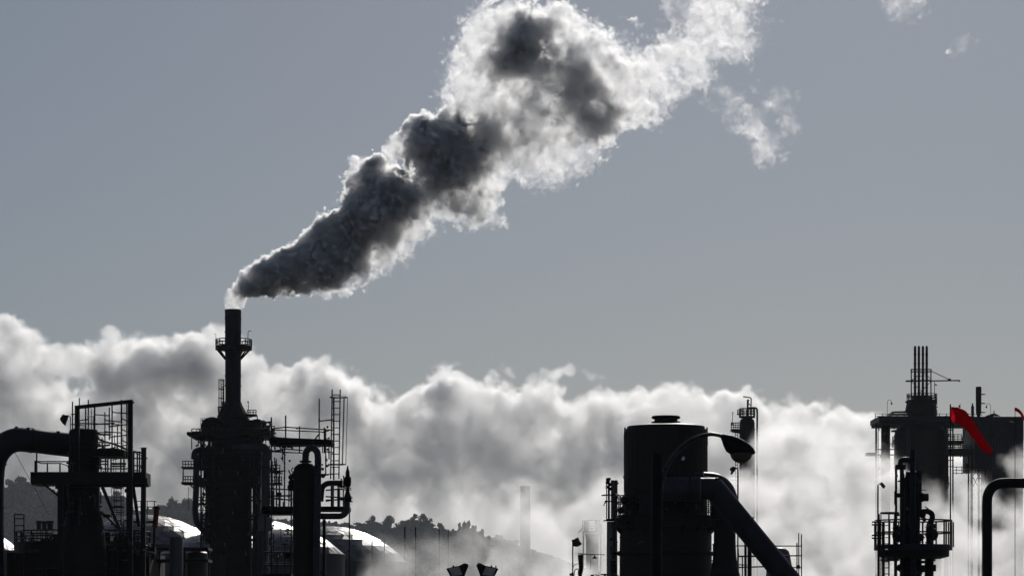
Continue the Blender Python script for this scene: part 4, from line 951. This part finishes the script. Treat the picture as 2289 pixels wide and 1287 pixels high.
for x, w in ((2165,3.4),(2172,5),(2188,4.6),(2203,2)): t.beam('column', x, t.gy, x, 1014, w, STEEL, 0)
for y0, y1 in ((1016,1040),(1040,1064),(1064,1088)):
    for xa, xb in ((2174,2187),(2189,2203)): t.beam('cross_brace', xa, y0, xb, y1, 1.5, STEEL, 0); t.beam('cross_brace', xb, y0, xa, y1, 1.5, STEEL, 0)
for y in (1043, 1050, 1057): t.rod('guard_rail', 2130, y, 2204, y, .8, PIPE, -2)
for x in (2138, 2150, 2160, 2180, 2196): t.rod('guard_post', x, 1060, x, 1042, .8, PIPE, -2)
t.box('pump', 2158, 2166, 1036, 1046, 1.5, STEEL, -1); t.rod('hang_cable', 2154, 1018, 2160, 1042, .5, PIPE, -2); t.rod('hook', 2147, 1016, 2147, 1022, 1.2, STEEL, -2)

# ================================================================ near right column
t = T('round_platform_column', 'near pipe column with a wide round railed platform under the windsock', 'column', 2041, 137)
t.round_deck(2041, 1217, 87, 12, 54, 16, 2.6, inner=0, m=BLUEC, dm=BLUEC, mids=1)
t.lathe('deck_underframe', 2042, [(60,1248),(79,1243),(79,1229)], STEEL, 0, 48)
t.tube('standpipe', [(2003,t.gy,-.3),(2003,1100,-.3),(2003,1041,-.3)], 5.4, STEEL, 1, 14)
t.tube('standpipe', [(2016,t.gy,-.3),(2016,1100,-.3),(2016,1048,-.3)], 9.5, BLUEC, 1, 16)
t.tube('hairpin', [(2013,1046,-.2),(2013,1036,-.2),(2015,1029,-.2),(2025,1026.5,-.2),(2035,1028.5,-.2),(2039,1037,-.2),(2040,1050,-.2),(2040,t.gy,-.2)], 12, BLUEC, 4, 18)
t.box('manifold', 2002, 2024, 1038, 1049, .2, STEEL, -.35); t.lathe('main_body', 2038, [(24,t.gy),(22,1250),(18,1180),(17,1075),(13,1054),(8,1053)], STEEL, 0, 32)
t.box('insulated_box', 2030, 2059, 1053, 1152, .5, BLUEC, .2); t.lathe('inner_pipe', 2041, [(6,t.gy),(6,1060)], BLUEC, -.55, 16)
t.rod('top_spigot', 2028.5, 1030, 2028.5, 1009, 1.2, PIPE); t.ball('spigot_valve', 2033, 1017, 2, STEEL)
t.rod('side_link', 2003, 1106, 2018, 1106, 8, STEEL, -.3); t.rod('side_nozzle', 2056, 1110.5, 2075, 1110.5, 14, RUST); t.rod('nozzle_flange', 2061, 1110.5, 2064, 1110.5, 16, STEEL); t.beam('small_arm', 2054, 1094.5, 2069, 1095, 1.8, STEEL)
t.tube('return_bend', [(2056,1144,-.1),(2072,1142,-.1),(2082,1147,-.1),(2084,1157,-.1),(2079,1168,-.1),(2076,1180,-.1),(2077,1215,-.1)], 12.5, STEEL, 5, 16)
t.beam('lever', 2067, 1131, 2076, 1137, 2.2, STEEL, -.1); t.ball('valve_body', 2062, 1150, 8, STEEL, -.1); t.ball('valve_body', 2066, 1160, 5, STEEL, -.2)
t.ball('ball_valve', 2083, 1194, 15, STEEL, -.1); t.ball('ball_valve', 2008, 1196, 14, STEEL, -.2, 1.15); t.ball('valve_body', 2004, 1180, 9, STEEL, -.2); t.ball('ball_valve', 2056, 1200, 10, STEEL, -.4)
t.rod('flange_disc', 2083, 1170, 2083, 1180, 14, STEEL, -.1); t.lathe('under_pipe', 2077, [(10,t.gy),(10,1245)], STEEL, -.1, 20)
t.ball('under_valve', 2012, 1268, 8.5, STEEL, -.2); t.box('under_box', 2084, 2092, 1261, 1276, .2, STEEL); t.box('under_box', 2052, 2068, 1262, 1278, .3, STEEL, -.2); t.rod('under_bend', 2060, 1252, 2060, 1258, 12, STEEL)
t.box('name_bracket', 2046, 2056, 1203, 1206, .02, CLAD, -1.0)
for x in (2120.5, 2127, 2131): t.rod('hinge_post', x, 1222, x, 1166, 2.4, BLUEC, -.1)
for y in (1166, 1172, 1196, 1202):                          # projecting pipe ends at the left
    t.rod('rail_end', 1949, y-.5, 1975, y, 2.8, BLUEC, -.5)

t.clutter(1998, 2085, 1140, 1216, 44, 28, -.5, rmax=4.5); t.clutter(2000, 2090, 1246, 1330, 24, 29, -.4, rmax=4.5); t.clutter(1998, 2060, 1045, 1140, 16, 30, -.5)
t = T('platform_ladder', 'caged ladder rising through the near round platform', 'ladder', 1980, 136)
for x, w in ((1964,4.2),(1974.5,5.0),(1987,2.2),(2001,3.8),(1969,1.4)): t.rod('stile', x, t.gy, x, 1148 if x != 1974.5 else 1166, w, STEEL, -1.0 if x > 1970 else -.6)
for y, a in ((1148,1),(1252,1)): t.hoop('cage_hoop', 1982, y, 19.5, 3.2, BLUEC, -1.1)
t.hoop('cage_hoop', 1982, 1190, 19.5, 1.6, PIPE, -1.1)
for i in range(11): t.rod('rung', 1974, 1160+i*13.5, 1988, 1160+i*13.5, 1.3, PIPE, -1.0)

t = T('lamp_post', 'slim lamp post with a small angled head on the near round platform', 'lamp post', 1962, 137.5)
t.rod('pole', 1962.5, 1222, 1962.5, 1084, 2.4, STEEL, -.6); t.tube('neck', [(1962.5,1086,-.6),(1963,1083,-.6),(1968,1079.5,-.6)], 1.8, STEEL, 3, 8)
t.plate('lamp_head', [(1966,1080),(1971,1077),(1979,1086),(1976,1091),(1973,1089)], .22, GALV, -.6)

# ================================================================ windsocks
def windsock(lab, D, cl, mouth, pole, group='red windsocks'):
    """cl: (x, y, half width) down the sock; mouth: centre x, y, half width, half height"""
    t = T('windsock', lab, 'windsock', pole[0], D, group)
    seg = 24; V, Fc = [], []
    q = [Vector((c[0], c[1], 0)) for c in cl]; rw = [c[2] for c in cl]
    P2 = smooth_path(q, 5); n = len(P2)
    ri = [rw[min(int(i/5), len(rw)-1)]*(1-(i/5) % 1) + rw[min(int(i/5)+1, len(rw)-1)]*((i/5) % 1) for i in range(n)]
    rg3 = random.Random(4)
    for i, p in enumerate(P2):
        d = (P2[min(n-1, i+1)]-P2[max(0, i-1)]).normalized()
        f = min(1, i/6); nx_, ny_ = -d.y*f + (0)*(1-f), d.x*f + 1*(1-f); l = math.hypot(nx_, ny_); nx_, ny_ = nx_/l, ny_/l
        for k in range(seg):
            a = 2*math.pi*k/seg; wr = 1 + .035*math.sin(a*5 + i*.9) + .03*math.sin(i*1.7+a*2)
            tilt = (1-f)*.45                                   # mouth turned partly to the viewer
            V.append(t.pt(p.x + nx_*math.cos(a)*ri[i]*wr + math.sin(a)*ri[i]*tilt, p.y + ny_*math.cos(a)*ri[i]*wr) + Vector((0, math.sin(a)*ri[i]*t.k*wr*(1-.2*(1-f)), 0)))
    for i in range(n-1):
        for k in range(seg): Fc.append((i*seg+k, i*seg+(k+1) % seg, (i+1)*seg+(k+1) % seg, (i+1)*seg+k))
    me = bpy.data.meshes.new('sock'); me.from_pydata([tuple(v) for v in V], [], Fc); me.materials.append(SOCK)
    me.polygons.foreach_set('use_smooth', [True]*len(Fc)); me.update()
    link('sock', me, Matrix.Identity(4), t.o)
    ring = [V[k] for k in range(seg)] + [V[0]]
    Vr, Fr = sweep(ring, .05*cl[0][2]*t.k, 6); link('mouth_ring', mesh_from('mouth_ring', Vr, Fr, REDTUBE), Matrix.Identity(4), t.o)
    t.rod('pole', pole[0], pole[2], pole[0], pole[1], pole[3], RUST)
    t.rod('swivel_arm', pole[0], mouth[1]-mouth[2], mouth[0], mouth[1]-mouth[2], .8, PIPE)
    return t
windsock('large red windsock drooping to the right before the far building', 137, [(2130,926,17),(2138,927,16.5),(2147,931,17),(2158,940,14),(2170,954,11.5),(2184,974,10.5),(2200,996,9.5),(2215,1010,7.5)], (2128,926,17), (2124.5,903,1222,2.2))
windsock('small red windsock cut off by the right edge of the frame', 250, [(2269,914.5,3.6),(2272,915,4),(2277,918,3.6),(2283,924,3),(2287,932,2.8),(2294,941,2.4)], (2269,914.5,3.6), (2269,910,1440,.8))

t = T('goose_neck_pipe', 'smooth dark pipe bending over at the right edge of the frame', 'pipe', 2206, 100)
t.tube('pipe', [(2206.5,t.gy,0),(2206.5,1300,0),(2206.5,1180,0),(2206.5,1122,0),(2209,1104,0),(2217,1090,0),(2230,1081.5,0),(2248,1079,0),(2300,1079,0),(2420,1079,0),(2424,1079,0)], 22.5, STEEL, 8, 28)
t.tube('far_leg', [(2420,1079,0),(2436,1082,0),(2444,1094,0),(2446,1110,0),(2446,t.gy,0)], 22.5, STEEL, 5, 24)

# ---------------------------------------------------------------- the air
hz = bpy.data.materials.new('thin haze'); hz.use_nodes = True; nt = hz.node_tree; nt.nodes.clear()
pv = nt.nodes.new('ShaderNodeVolumePrincipled'); pv.inputs['Color'].default_value = (.84, .9, 1.0, 1); pv.inputs['Density'].default_value = 2.3e-5; pv.inputs['Anisotropy'].default_value = .3
ou = nt.nodes.new('ShaderNodeOutputMaterial'); nt.links.new(pv.outputs[0], ou.inputs['Volume'])
x0, x1, y0, y1, z0, z1 = -2600, 2600, -60, 5250, -1.0, 290
V = [(x, y, z) for z in (z0, z1) for y in (y0, y1) for x in (x0, x1)]
o = link('haze', mesh_from('haze', V, [(0,1,3,2),(4,5,7,6),(0,1,5,4),(2,3,7,6),(0,2,6,4),(1,3,7,5)], hz), Matrix.Identity(4)); o['kind'] = 'stuff'
# ---------------------------------------------------------------- clouds, smoke and steam as real volumes
def vol_material(name, albedo, aniso, dens):
    m = bpy.data.materials.new(name); m.use_nodes = True
    nt = m.node_tree; nt.nodes.clear()
    pv = nt.nodes.new('ShaderNodeVolumePrincipled')
    pv.inputs['Color'].default_value = (*albedo, 1)
    pv.inputs['Anisotropy'].default_value = aniso
    pv.inputs['Density'].default_value = dens
    pv.inputs['Density Attribute'].default_value = 'density'
    out = nt.nodes.new('ShaderNodeOutputMaterial')
    nt.links.new(pv.outputs[0], out.inputs['Volume'])
    m.cycles.volume_sampling = 'MULTIPLE_IMPORTANCE'
    m.cycles.volume_interpolation = 'LINEAR'
    return m

class NG:
    """tiny helper to write geometry node trees"""
    def __init__(s, name):
        s.t = bpy.data.node_groups.new(name, 'GeometryNodeTree')
        s.t.interface.new_socket('Geometry', in_out='INPUT', socket_type='NodeSocketGeometry')
        s.t.interface.new_socket('Geometry', in_out='OUTPUT', socket_type='NodeSocketGeometry')
        s.i = s.t.nodes.new('NodeGroupInput'); s.o = s.t.nodes.new('NodeGroupOutput')
    def n(s, kind, **kw):
        nd = s.t.nodes.new(kind)
        for k, v in kw.items(): setattr(nd, k, v)
        return nd
    def put(s, sock, v):
        if isinstance(v, bpy.types.NodeSocket): s.t.links.new(v, sock)
        elif v is not None: sock.default_value = v
    def m(s, op, a, b=None, c=None, clamp=False):
        nd = s.n('ShaderNodeMath', operation=op, use_clamp=clamp)
        s.put(nd.inputs[0], a)
        if b is not None: s.put(nd.inputs[1], b)
        if c is not None: s.put(nd.inputs[2], c)
        return nd.outputs[0]
    def v(s, op, a, b=None, sc=None):
        nd = s.n('ShaderNodeVectorMath', operation=op)
        s.put(nd.inputs[0], a)
        if b is not None: s.put(nd.inputs[1], b)
        if sc is not None: s.put(nd.inputs['Scale'], sc)
        return nd.outputs['Value' if op in ('LENGTH', 'DOT_PRODUCT') else 'Vector']
    def noise(s, vec, scale, detail=0.0, rough=0.5):
        nd = s.n('ShaderNodeTexNoise', noise_dimensions='3D')
        s.put(nd.inputs['Vector'], vec); s.put(nd.inputs['Scale'], scale)
        nd.inputs['Detail'].default_value = detail; nd.inputs['Roughness'].default_value = rough
        return nd

def make_volume(name, lo, hi, n, field, res, mat, billow, fbm, warp, soft, curl, mottle=None, fine_detail=4.0):
    """field: float array (nz,ny,nx,3) = envelope (m, >0 inside), density factor, relief amplitude (m).
    The object is a mesh of the sampled lattice; its modifier turns it into the volume."""
    lo, hi = Vector(lo), Vector(hi); nx, ny, nz = n
    me = bpy.data.meshes.new(name)
    N = nx * ny * nz
    me.vertices.add(N)
    zz, yy, xx = np.meshgrid(np.linspace(lo.z, hi.z, nz), np.linspace(lo.y, hi.y, ny), np.linspace(lo.x, hi.x, nx), indexing='ij')
    me.vertices.foreach_set('co', np.stack([xx, yy, zz], -1).astype(np.float32).ravel())
    at = me.attributes.new('field', 'FLOAT_VECTOR', 'POINT')
    at.data.foreach_set('vector', field.astype(np.float32).ravel())
    ob = bpy.data.objects.new(name, me); COL.objects.link(ob)
    me.materials.append(mat)
    g = NG(name + '_volume')
    pos = g.n('GeometryNodeInputPosition').outputs[0]
    nf = g.n('GeometryNodeInputNamedAttribute', data_type='FLOAT_VECTOR'); nf.inputs['Name'].default_value = 'field'
    def lookup(at_pos):
        rel = g.v('MULTIPLY', g.v('SUBTRACT', at_pos, tuple(lo)), tuple(((nx-1)/(hi.x-lo.x), (ny-1)/(hi.y-lo.y), (nz-1)/(hi.z-lo.z))))
        rel = g.v('MAXIMUM', g.v('MINIMUM', rel, (nx-1.001, ny-1.001, nz-1.001)), (0, 0, 0))
        fl = g.v('FLOOR', rel); fr = g.v('SUBTRACT', rel, fl)
        fx = g.n('ShaderNodeSeparateXYZ'); g.put(fx.inputs[0], fr)
        base = g.v('DOT_PRODUCT', fl, (1, nx, nx*ny))
        def samp(off):
            sidx = g.n('GeometryNodeSampleIndex', data_type='FLOAT_VECTOR', domain='POINT')
            g.put(sidx.inputs['Geometry'], g.i.outputs[0]); g.put(sidx.inputs['Value'], nf.outputs[0])
            g.put(sidx.inputs['Index'], g.m('ADD', base, float(off) + 0.5))
            return sidx.outputs[0]
        def mix(a, b, f):
            mx = g.n('ShaderNodeMix', data_type='VECTOR'); g.put(mx.inputs[0], f)
            g.put(mx.inputs[4], a); g.put(mx.inputs[5], b)
            return mx.outputs[1]
        X, Y, Z = fx.outputs
        c00 = mix(samp(0), samp(1), X); c10 = mix(samp(nx), samp(nx+1), X)
        c01 = mix(samp(nx*ny), samp(nx*ny+1), X); c11 = mix(samp(nx*ny+nx), samp(nx*ny+nx+1), X)
        return mix(mix(c00, c10, Y), mix(c01, c11, Y), Z)
    wc = g.noise(pos, 1.0 / curl[0], 3.0, 0.6)
    px_ = g.n('ShaderNodeSeparateXYZ'); g.put(px_.inputs[0], pos)
    grow = g.m('MINIMUM', g.m('MAXIMUM', g.m('MULTIPLY', g.m('SUBTRACT', px_.outputs[0], curl[3]), curl[2]), curl[4]), curl[1])   # turbulence grows downwind
    fv = lookup(g.v('ADD', pos, g.v('SCALE', g.v('SUBTRACT', wc.outputs['Color'], (0.5, 0.5, 0.5)), sc=grow)))
    s3 = g.n('ShaderNodeSeparateXYZ'); g.put(s3.inputs[0], fv)
    env, fac, amp = s3.outputs
    # domain warp
    wv = g.noise(pos, 1.0 / warp[0], 2.0, 0.5)
    p2 = g.v('ADD', pos, g.v('SCALE', g.v('SUBTRACT', wv.outputs['Color'], (0.5, 0.5, 0.5)), sc=g.m('MULTIPLY', amp, warp[1])))
    disp = None
    for L, w in billow:                                   # puffs: |noise|, creased valleys
        nb = g.noise(p2, 1.0 / L)
        t = g.m('MULTIPLY', g.m('SUBTRACT', g.m('ABSOLUTE', g.m('SUBTRACT', nb.outputs[0], 0.5)), 0.11), 4.0 * w)
        disp = t if disp is None else g.m('ADD', disp, t)
    for L, w in fbm:
        nb = g.noise(p2, 1.0 / L, fine_detail, 0.6)
        t = g.m('MULTIPLY', g.m('SUBTRACT', nb.outputs[0], 0.5), 2.0 * w)
        disp = t if disp is None else g.m('ADD', disp, t)
    d = g.m('ADD', env, g.m('MULTIPLY', disp, amp))
    d = g.m('DIVIDE', d, g.m('MULTIPLY', amp, soft), clamp=True)
    d = g.m('MULTIPLY', d, d)
    d = g.m('MULTIPLY', d, fac)
    if mottle:                                            # uneven thickness inside
        nm = g.noise(p2, 1.0 / mottle[0], 4.0, 0.65)
        d = g.m('MULTIPLY', d, g.m('EXPONENT', g.m('MULTIPLY', g.m('SUBTRACT', nm.outputs[0], 0.5), 2.0 * mottle[1])))
    d = g.m('MULTIPLY', d, g.m('GREATER_THAN', d, 0.004))
    vc = g.n('GeometryNodeVolumeCube')
    g.put(vc.inputs['Density'], d)
    vc.inputs['Min'].default_value = lo; vc.inputs['Max'].default_value = hi
    vc.inputs['Resolution X'].default_value, vc.inputs['Resolution Y'].default_value, vc.inputs['Resolution Z'].default_value = res
    sm = g.n('GeometryNodeSetMaterial'); g.put(sm.inputs['Geometry'], vc.outputs[0]); sm.inputs['Material'].default_value = mat
    g.put(g.o.inputs[0], sm.outputs[0])
    md = ob.modifiers.new('volume', 'NODES'); md.node_group = g.t
    return ob

def puff_field(lo, hi, n, puffs, D, depth_scale=1.0, amp0=0.35, blend=0.35, seed=1, thin=0.0, sharp=1.6):
    """puffs: (px, py, r px, factor); factor is the local density factor of the puff."""
    rg = np.random.default_rng(seed)
    nx, ny, nz = n
    zs = np.linspace(lo[2], hi[2], nz); ys = np.linspace(lo[1], hi[1], ny); xs = np.linspace(lo[0], hi[0], nx)
    Zg, Yg, Xg = np.meshgrid(zs, ys, xs, indexing='ij')
    env = np.full(Xg.shape, -1e3); num = np.zeros(Xg.shape); den = np.full(Xg.shape, 1e-9); amp = np.zeros(Xg.shape)
    k = D / F
    for (px, py, r, f) in puffs:
        c = P(px, py, D); R = r * k * (1 + 0.1 * thin * max(0.0, 1 - f / 1.2))
        yo = c.y + rg.uniform(-0.35, 0.35) * R * depth_scale
        d = np.sqrt((Xg-c.x)**2 + ((Yg-yo)/depth_scale)**2 + (Zg-c.z)**2)
        e = R - d
        kk = blend * R
        h = np.clip(0.5 + 0.5 * (e - env) / kk, 0, 1)
        env = env * (1-h) + e * h + kk * h * (1-h)
        w = np.exp(-np.clip((d / R) ** 2 * sharp, 0, 14))
        num += w * f; den += w; amp += w * R * (1 + thin * max(0.0, 1 - f / 1.2)) * (0.62 if thin and f > 4 else 1.0)
    return np.stack([env, num / den, np.maximum(amp / den, 0.1) * amp0], -1)
# ---- far bank of cloud behind the hills
BANK_D = 5700.0
_top = [(-90,690),(0,692),(50,728),(100,762),(135,806),(160,772),(240,760),(266,806),(300,755),(340,742),(400,738),(500,733),(560,772),(590,848),(620,818),(680,806),(750,810),(790,842),(820,890),(870,896),(930,858),(1000,808),(1045,848),(1090,852),(1140,850),(1170,872),(1220,852),(1245,876),(1290,884),(1350,868),(1450,862),(1520,857),(1560,874),(1600,864),(1680,866),(1710,893),(1760,892),(1820,898),(1900,914),(1945,940),(1985,985),(2060,1010),(2140,1020),(2200,1010),(2240,985),(2290,985),(2380,975)]
_tx = np.array([p[0] for p in _top], float); _ty = np.array([p[1] for p in _top], float)
_r = random.Random(5)
bank = []
x = -80.0
while x < 2380:                                        # crisp crest
    r = _r.uniform(20, 42)
    bank.append((x, float(np.interp(x, _tx, _ty)) + r * 1.02, r, _r.choice([.35, .6, 1.0, 1.8])))
    x += r * 0.62
for i in range(560):                                   # body, thinner lower down
    x = _r.uniform(-90, 2390); y0 = float(np.interp(x, _tx, _ty)); y = _r.uniform(y0 + 60, 1310)
    r = min(_r.uniform(44, 92), (y - y0) * .9)
    bank.append((x, y, r, _r.choice([.4, .6, .9, 1.4]) * (1.0 if y < 1050 else .8)))
bank += [(1190,838,14,.12),(1215,832,14,.14),(1240,836,18,.16),(1275,835,20,.16),(1310,830,20,.16),(1325,845,16,.14),(225,765,14,.3),(240,756,10,.25)]
bank += [(285,835,30,3),(320,828,42,3.2),(365,815,50,3.4),(415,805,48,3.2),(455,815,36,2.6),(340,850,36,2.8),(400,850,36,2.6),(470,780,30,1.8),
 (620,870,34,1.8),(670,865,44,2.2),(720,870,40,2),(760,885,34,1.5),
 (905,925,40,2.8),(945,905,38,2.8),(975,870,26,2.2),(960,940,36,2.8),(1000,925,30,2.2),(1090,868,24,2.8),(1120,862,22,2.8),(1180,896,30,2.8),(1215,890,22,2.4),
 (1620,892,24,2.6),(1655,894,20,2.6),(1740,915,22,2.4),(1790,918,24,2.2),(1850,940,30,2.6),(1890,946,30,2.6),(1925,960,26,2.2),(1760,955,30,1.6),
 (1010,1060,60,1.9),(1080,1040,60,1.9),(1150,1050,60,2.1),(1230,1050,60,2.1),(1310,1040,56,1.8),(1350,960,44,1.7),(1400,940,40,1.5),(1280,1110,60,1.6),(1130,1120,40,1.4),
 (860,1050,60,1.4),(900,1110,70,1.4),(470,960,56,1.9),(560,950,46,1.5),(60,905,56,1.5),(30,940,50,1.6),(150,900,40,1.2),(380,1060,60,1.2),(500,1040,60,1.3),(300,930,46,1.4),(1470,915,34,1.3),(1520,900,30,1.1),(700,1000,60,1.3)]
blo = P(-110, 1330, BANK_D); bhi = P(2400, 670, BANK_D)
blo = (blo.x, BANK_D - 120, blo.z); bhi = (bhi.x, BANK_D + 120, bhi.z)
bn = (216, 22, 80)
bf = puff_field(blo, bhi, bn, bank, BANK_D, 1.3, 0.5, 0.3, 11)
mb = vol_material('cloud vapour', (0.995, 0.995, 0.993), 0.55, 0.031)
cb = make_volume('cloud_bank', blo, bhi, bn, bf, (900, 50, 240), mb,
    billow=[(92, .8), (48, .6), (23, .4)], fbm=[(100, .6), (40, .4), (16, .35)], warp=(75, 1.2), soft=0.55, curl=(64, 55, 0, 0, 55), mottle=(70, 2.0))
cb['label'] = 'billowing bank of grey and white cloud behind the wooded hills'; cb['category'] = 'cloud bank'; cb['kind'] = 'stuff'

# ---- steam drifting through the plant
STEAM_D = 440.0
_tops = [(820,1230),(900,1180),(1000,1180),(1080,1170),(1110,1100),(1150,1050),(1230,1060),(1300,1080),(1400,1040),(1560,1070),(1650,1050),(1710,990),(1740,940),(1800,925),(1900,950),(1955,985),(2000,1012),(2080,1070),(2120,1082),(2200,1055),(2260,1010),(2400,950)]
_sx = np.array([p[0] for p in _tops], float); _sy = np.array([p[1] for p in _tops], float)
steam = []
for i in range(330):
    x = _r.uniform(830, 2400); y0 = float(np.interp(x, _sx, _sy)); y = _r.uniform(y0 + 15, 1330)
    r = min(_r.uniform(26, 70), max(16, (y - y0)))
    base = .26 if x < 1110 else (.75 if x < 1600 else 1.0)
    if x > 2130: base = 1.25
    if 1640 < x < 1960: base = 1.2
    steam.append((x, y, r, base * _r.choice([.5, .8, 1.2])))
steam += [(1100,1230,44,.8),(1150,1200,50,.8),(1200,1170,50,.8),(1240,1220,56,.9),(1170,1260,50,.8),(1180,1120,40,.6)]
steam += [(1720,1000,60,1.6),(1780,1000,70,1.6),(1850,1010,70,1.6),(1920,1040,60,1.6),(1800,1100,80,1.5),(1900,1120,70,1.5),(1990,1060,34,1.3)]
slo = P(800, 1335, STEAM_D); shi = P(2420, 890, STEAM_D)
slo = (slo.x, STEAM_D - 34, slo.z); shi = (shi.x, STEAM_D + 34, shi.z)
sn = (150, 30, 60)
sf = puff_field(slo, shi, sn, steam, STEAM_D, 1.6, 0.55, 0.4, 21)
ms = vol_material('steam', (0.995, 0.992, 0.99), 0.55, 0.2)
st = make_volume('steam', slo, shi, sn, sf, (400, 60, 120), ms,
    billow=[(4, .25)], fbm=[(11, 1.5), (4, .7), (1.4, .35)], warp=(7, 1.6), soft=1.2, curl=(7, 7, 0, 0, 7), mottle=(5, 2.4))
st['label'] = 'pale steam drifting through the plant around the silo and columns'; st['category'] = 'steam'; st['kind'] = 'stuff'
PLUME_D = 380.0
pl = [(515,681,17,1.7),(530,681,17,1.7),(515,667,16,1.8),(530,666,16,2.4),(518,652,16,3),(532,654,18,4),
 (540,645,24,10),(560,635,32,12),(585,625,37,12),(612,618,43,12),(645,602,50,12),(612,600,32,10),(575,612,26,10),
 (690,592,58,12),(735,580,61,12),(770,555,61,12),(700,540,33,6),(735,520,42,8),(800,505,61,12),(750,600,41,8),(690,625,33,6),(640,632,28,6),
 (830,470,65,12),(800,400,33,2.5),(795,370,24,1.2),(835,390,43,10),(865,425,54,12),(850,500,56,12),(890,455,54,10),(930,440,46,8),(870,385,22,1.5),
 (815,600,32,0.6),(790,622,22,0.6),(850,560,46,0.8),(885,535,46,0.8),(925,495,46,0.8),(965,450,46,0.9),(770,640,19,0.5),(720,645,20,0.8),(905,555,20,0.4),(840,590,23,0.4),
 (930,285,33,8),(948,262,20,1.5),(960,310,54,11),(1000,325,63,11),(1010,285,39,9),(1050,335,50,9),(1040,390,56,6),(975,385,58,8),(925,340,35,6),
 (1010,445,48,1.3),(1055,470,48,1.44),(1080,430,45,1.28),(1060,492,30,0.96),(1056,450,24,20),(1010,430,20,12),(1040,400,37,10),(1095,480,24,0.35),(895,325,30,1),(880,345,22,0.8),
 (1110,305,43,8),(1085,270,37,6),(1138,300,30,7),(1075,340,41,5),
 (1186,58,42,16),(1165,105,52,16),(1122,142,44,12),(1224,72,34,12),(1190,130,46,8),(1148,90,40,10),(1150,70,40,1.5),
 (1060,160,58,0.88),(1030,180,40,0.4),(1055,215,58,0.8),(1100,75,60,0.96),(1150,45,44,1.12),(1185,35,34,1.28),(1240,60,52,1.12),(1075,105,50,0.8),
 (1295,105,66,1.12),(1340,145,64,0.96),(1270,195,84,1.44),(1298,190,54,10),(1326,238,44,9),(1285,150,44,7),(1250,150,40,4),(1275,225,42,7),(1262,110,34,4),(1350,262,34,5),(1255,110,30,1.6),
 (1350,200,72,0.96),(1400,180,62,0.88),(1388,190,26,2.5),(1450,160,54,0.5),(1500,130,50,0.5),(1550,110,52,0.5),(1590,70,58,0.5),(1600,20,58,0.5),(1625,-30,70,0.5),(1660,110,34,0.3),(1640,60,50,0.4),
 (1180,215,80,0.96),(1120,215,60,0.88),(1200,270,86,1.12),(1150,310,69,1.12),(1250,315,66,0.96),(1300,290,58,1.12),(1345,255,50,5),(1420,240,46,0.88),(1465,245,34,0.45),(1395,258,34,4),
 (1180,360,48,0.45),(1230,365,48,0.42),(1285,345,44,0.42),(1120,360,43,0.96),(1520,190,36,0.4),(1480,200,40,0.45),(1560,160,40,0.45),
 (1625,235,30,0.22),(1660,262,28,0.25),(1690,295,30,0.3),(1712,330,32,0.35),(1700,345,30,0.3),(1745,235,22,0.2),(1765,215,18,0.2),(1770,282,18,0.2),(1715,245,18,0.18),(1610,210,18,0.15),
 (1690,200,14,0.12),(2010,12,34,0.2),(2045,0,30,0.22),(2030,30,18,0.15),(2140,105,20,0.1),(1500,12,26,0.14),(1545,25,30,0.18),(1700,50,18,0.12),(1430,110,16,0.14),(1390,90,18,0.2),(1010,215,20,0.2)]
plo = tuple(P(470, 730, PLUME_D)); phi = tuple(P(2190, -120, PLUME_D))
plo = (plo[0], PLUME_D-9, plo[2]); phi = (phi[0], PLUME_D+9, phi[2])
pn = (172, 22, 90)
pf = puff_field(plo, phi, pn, pl, PLUME_D, 1.0, 0.5, 0.3, 3, 0.9, 2.6)
mp = vol_material('chimney smoke', (0.993, 0.995, 0.997), 0.55, 0.3)
plume = make_volume('smoke_plume', plo, phi, pn, pf, (740, 76, 370), mp,
    billow=[(2.0, .55), (1.0, .5), (0.5, .36), (0.27, .2)], fbm=[(3.4, .8), (1.0, .45)], warp=(2.6, 1.4), soft=0.3, curl=(3.6, 5.5, .16, P(520, 690, PLUME_D).x, .5), mottle=(2.1, 5.5))
plume['label'] = 'long grey and white smoke plume drifting up from the tall chimney'; plume['category'] = 'smoke'; plume['kind'] = 'stuff'
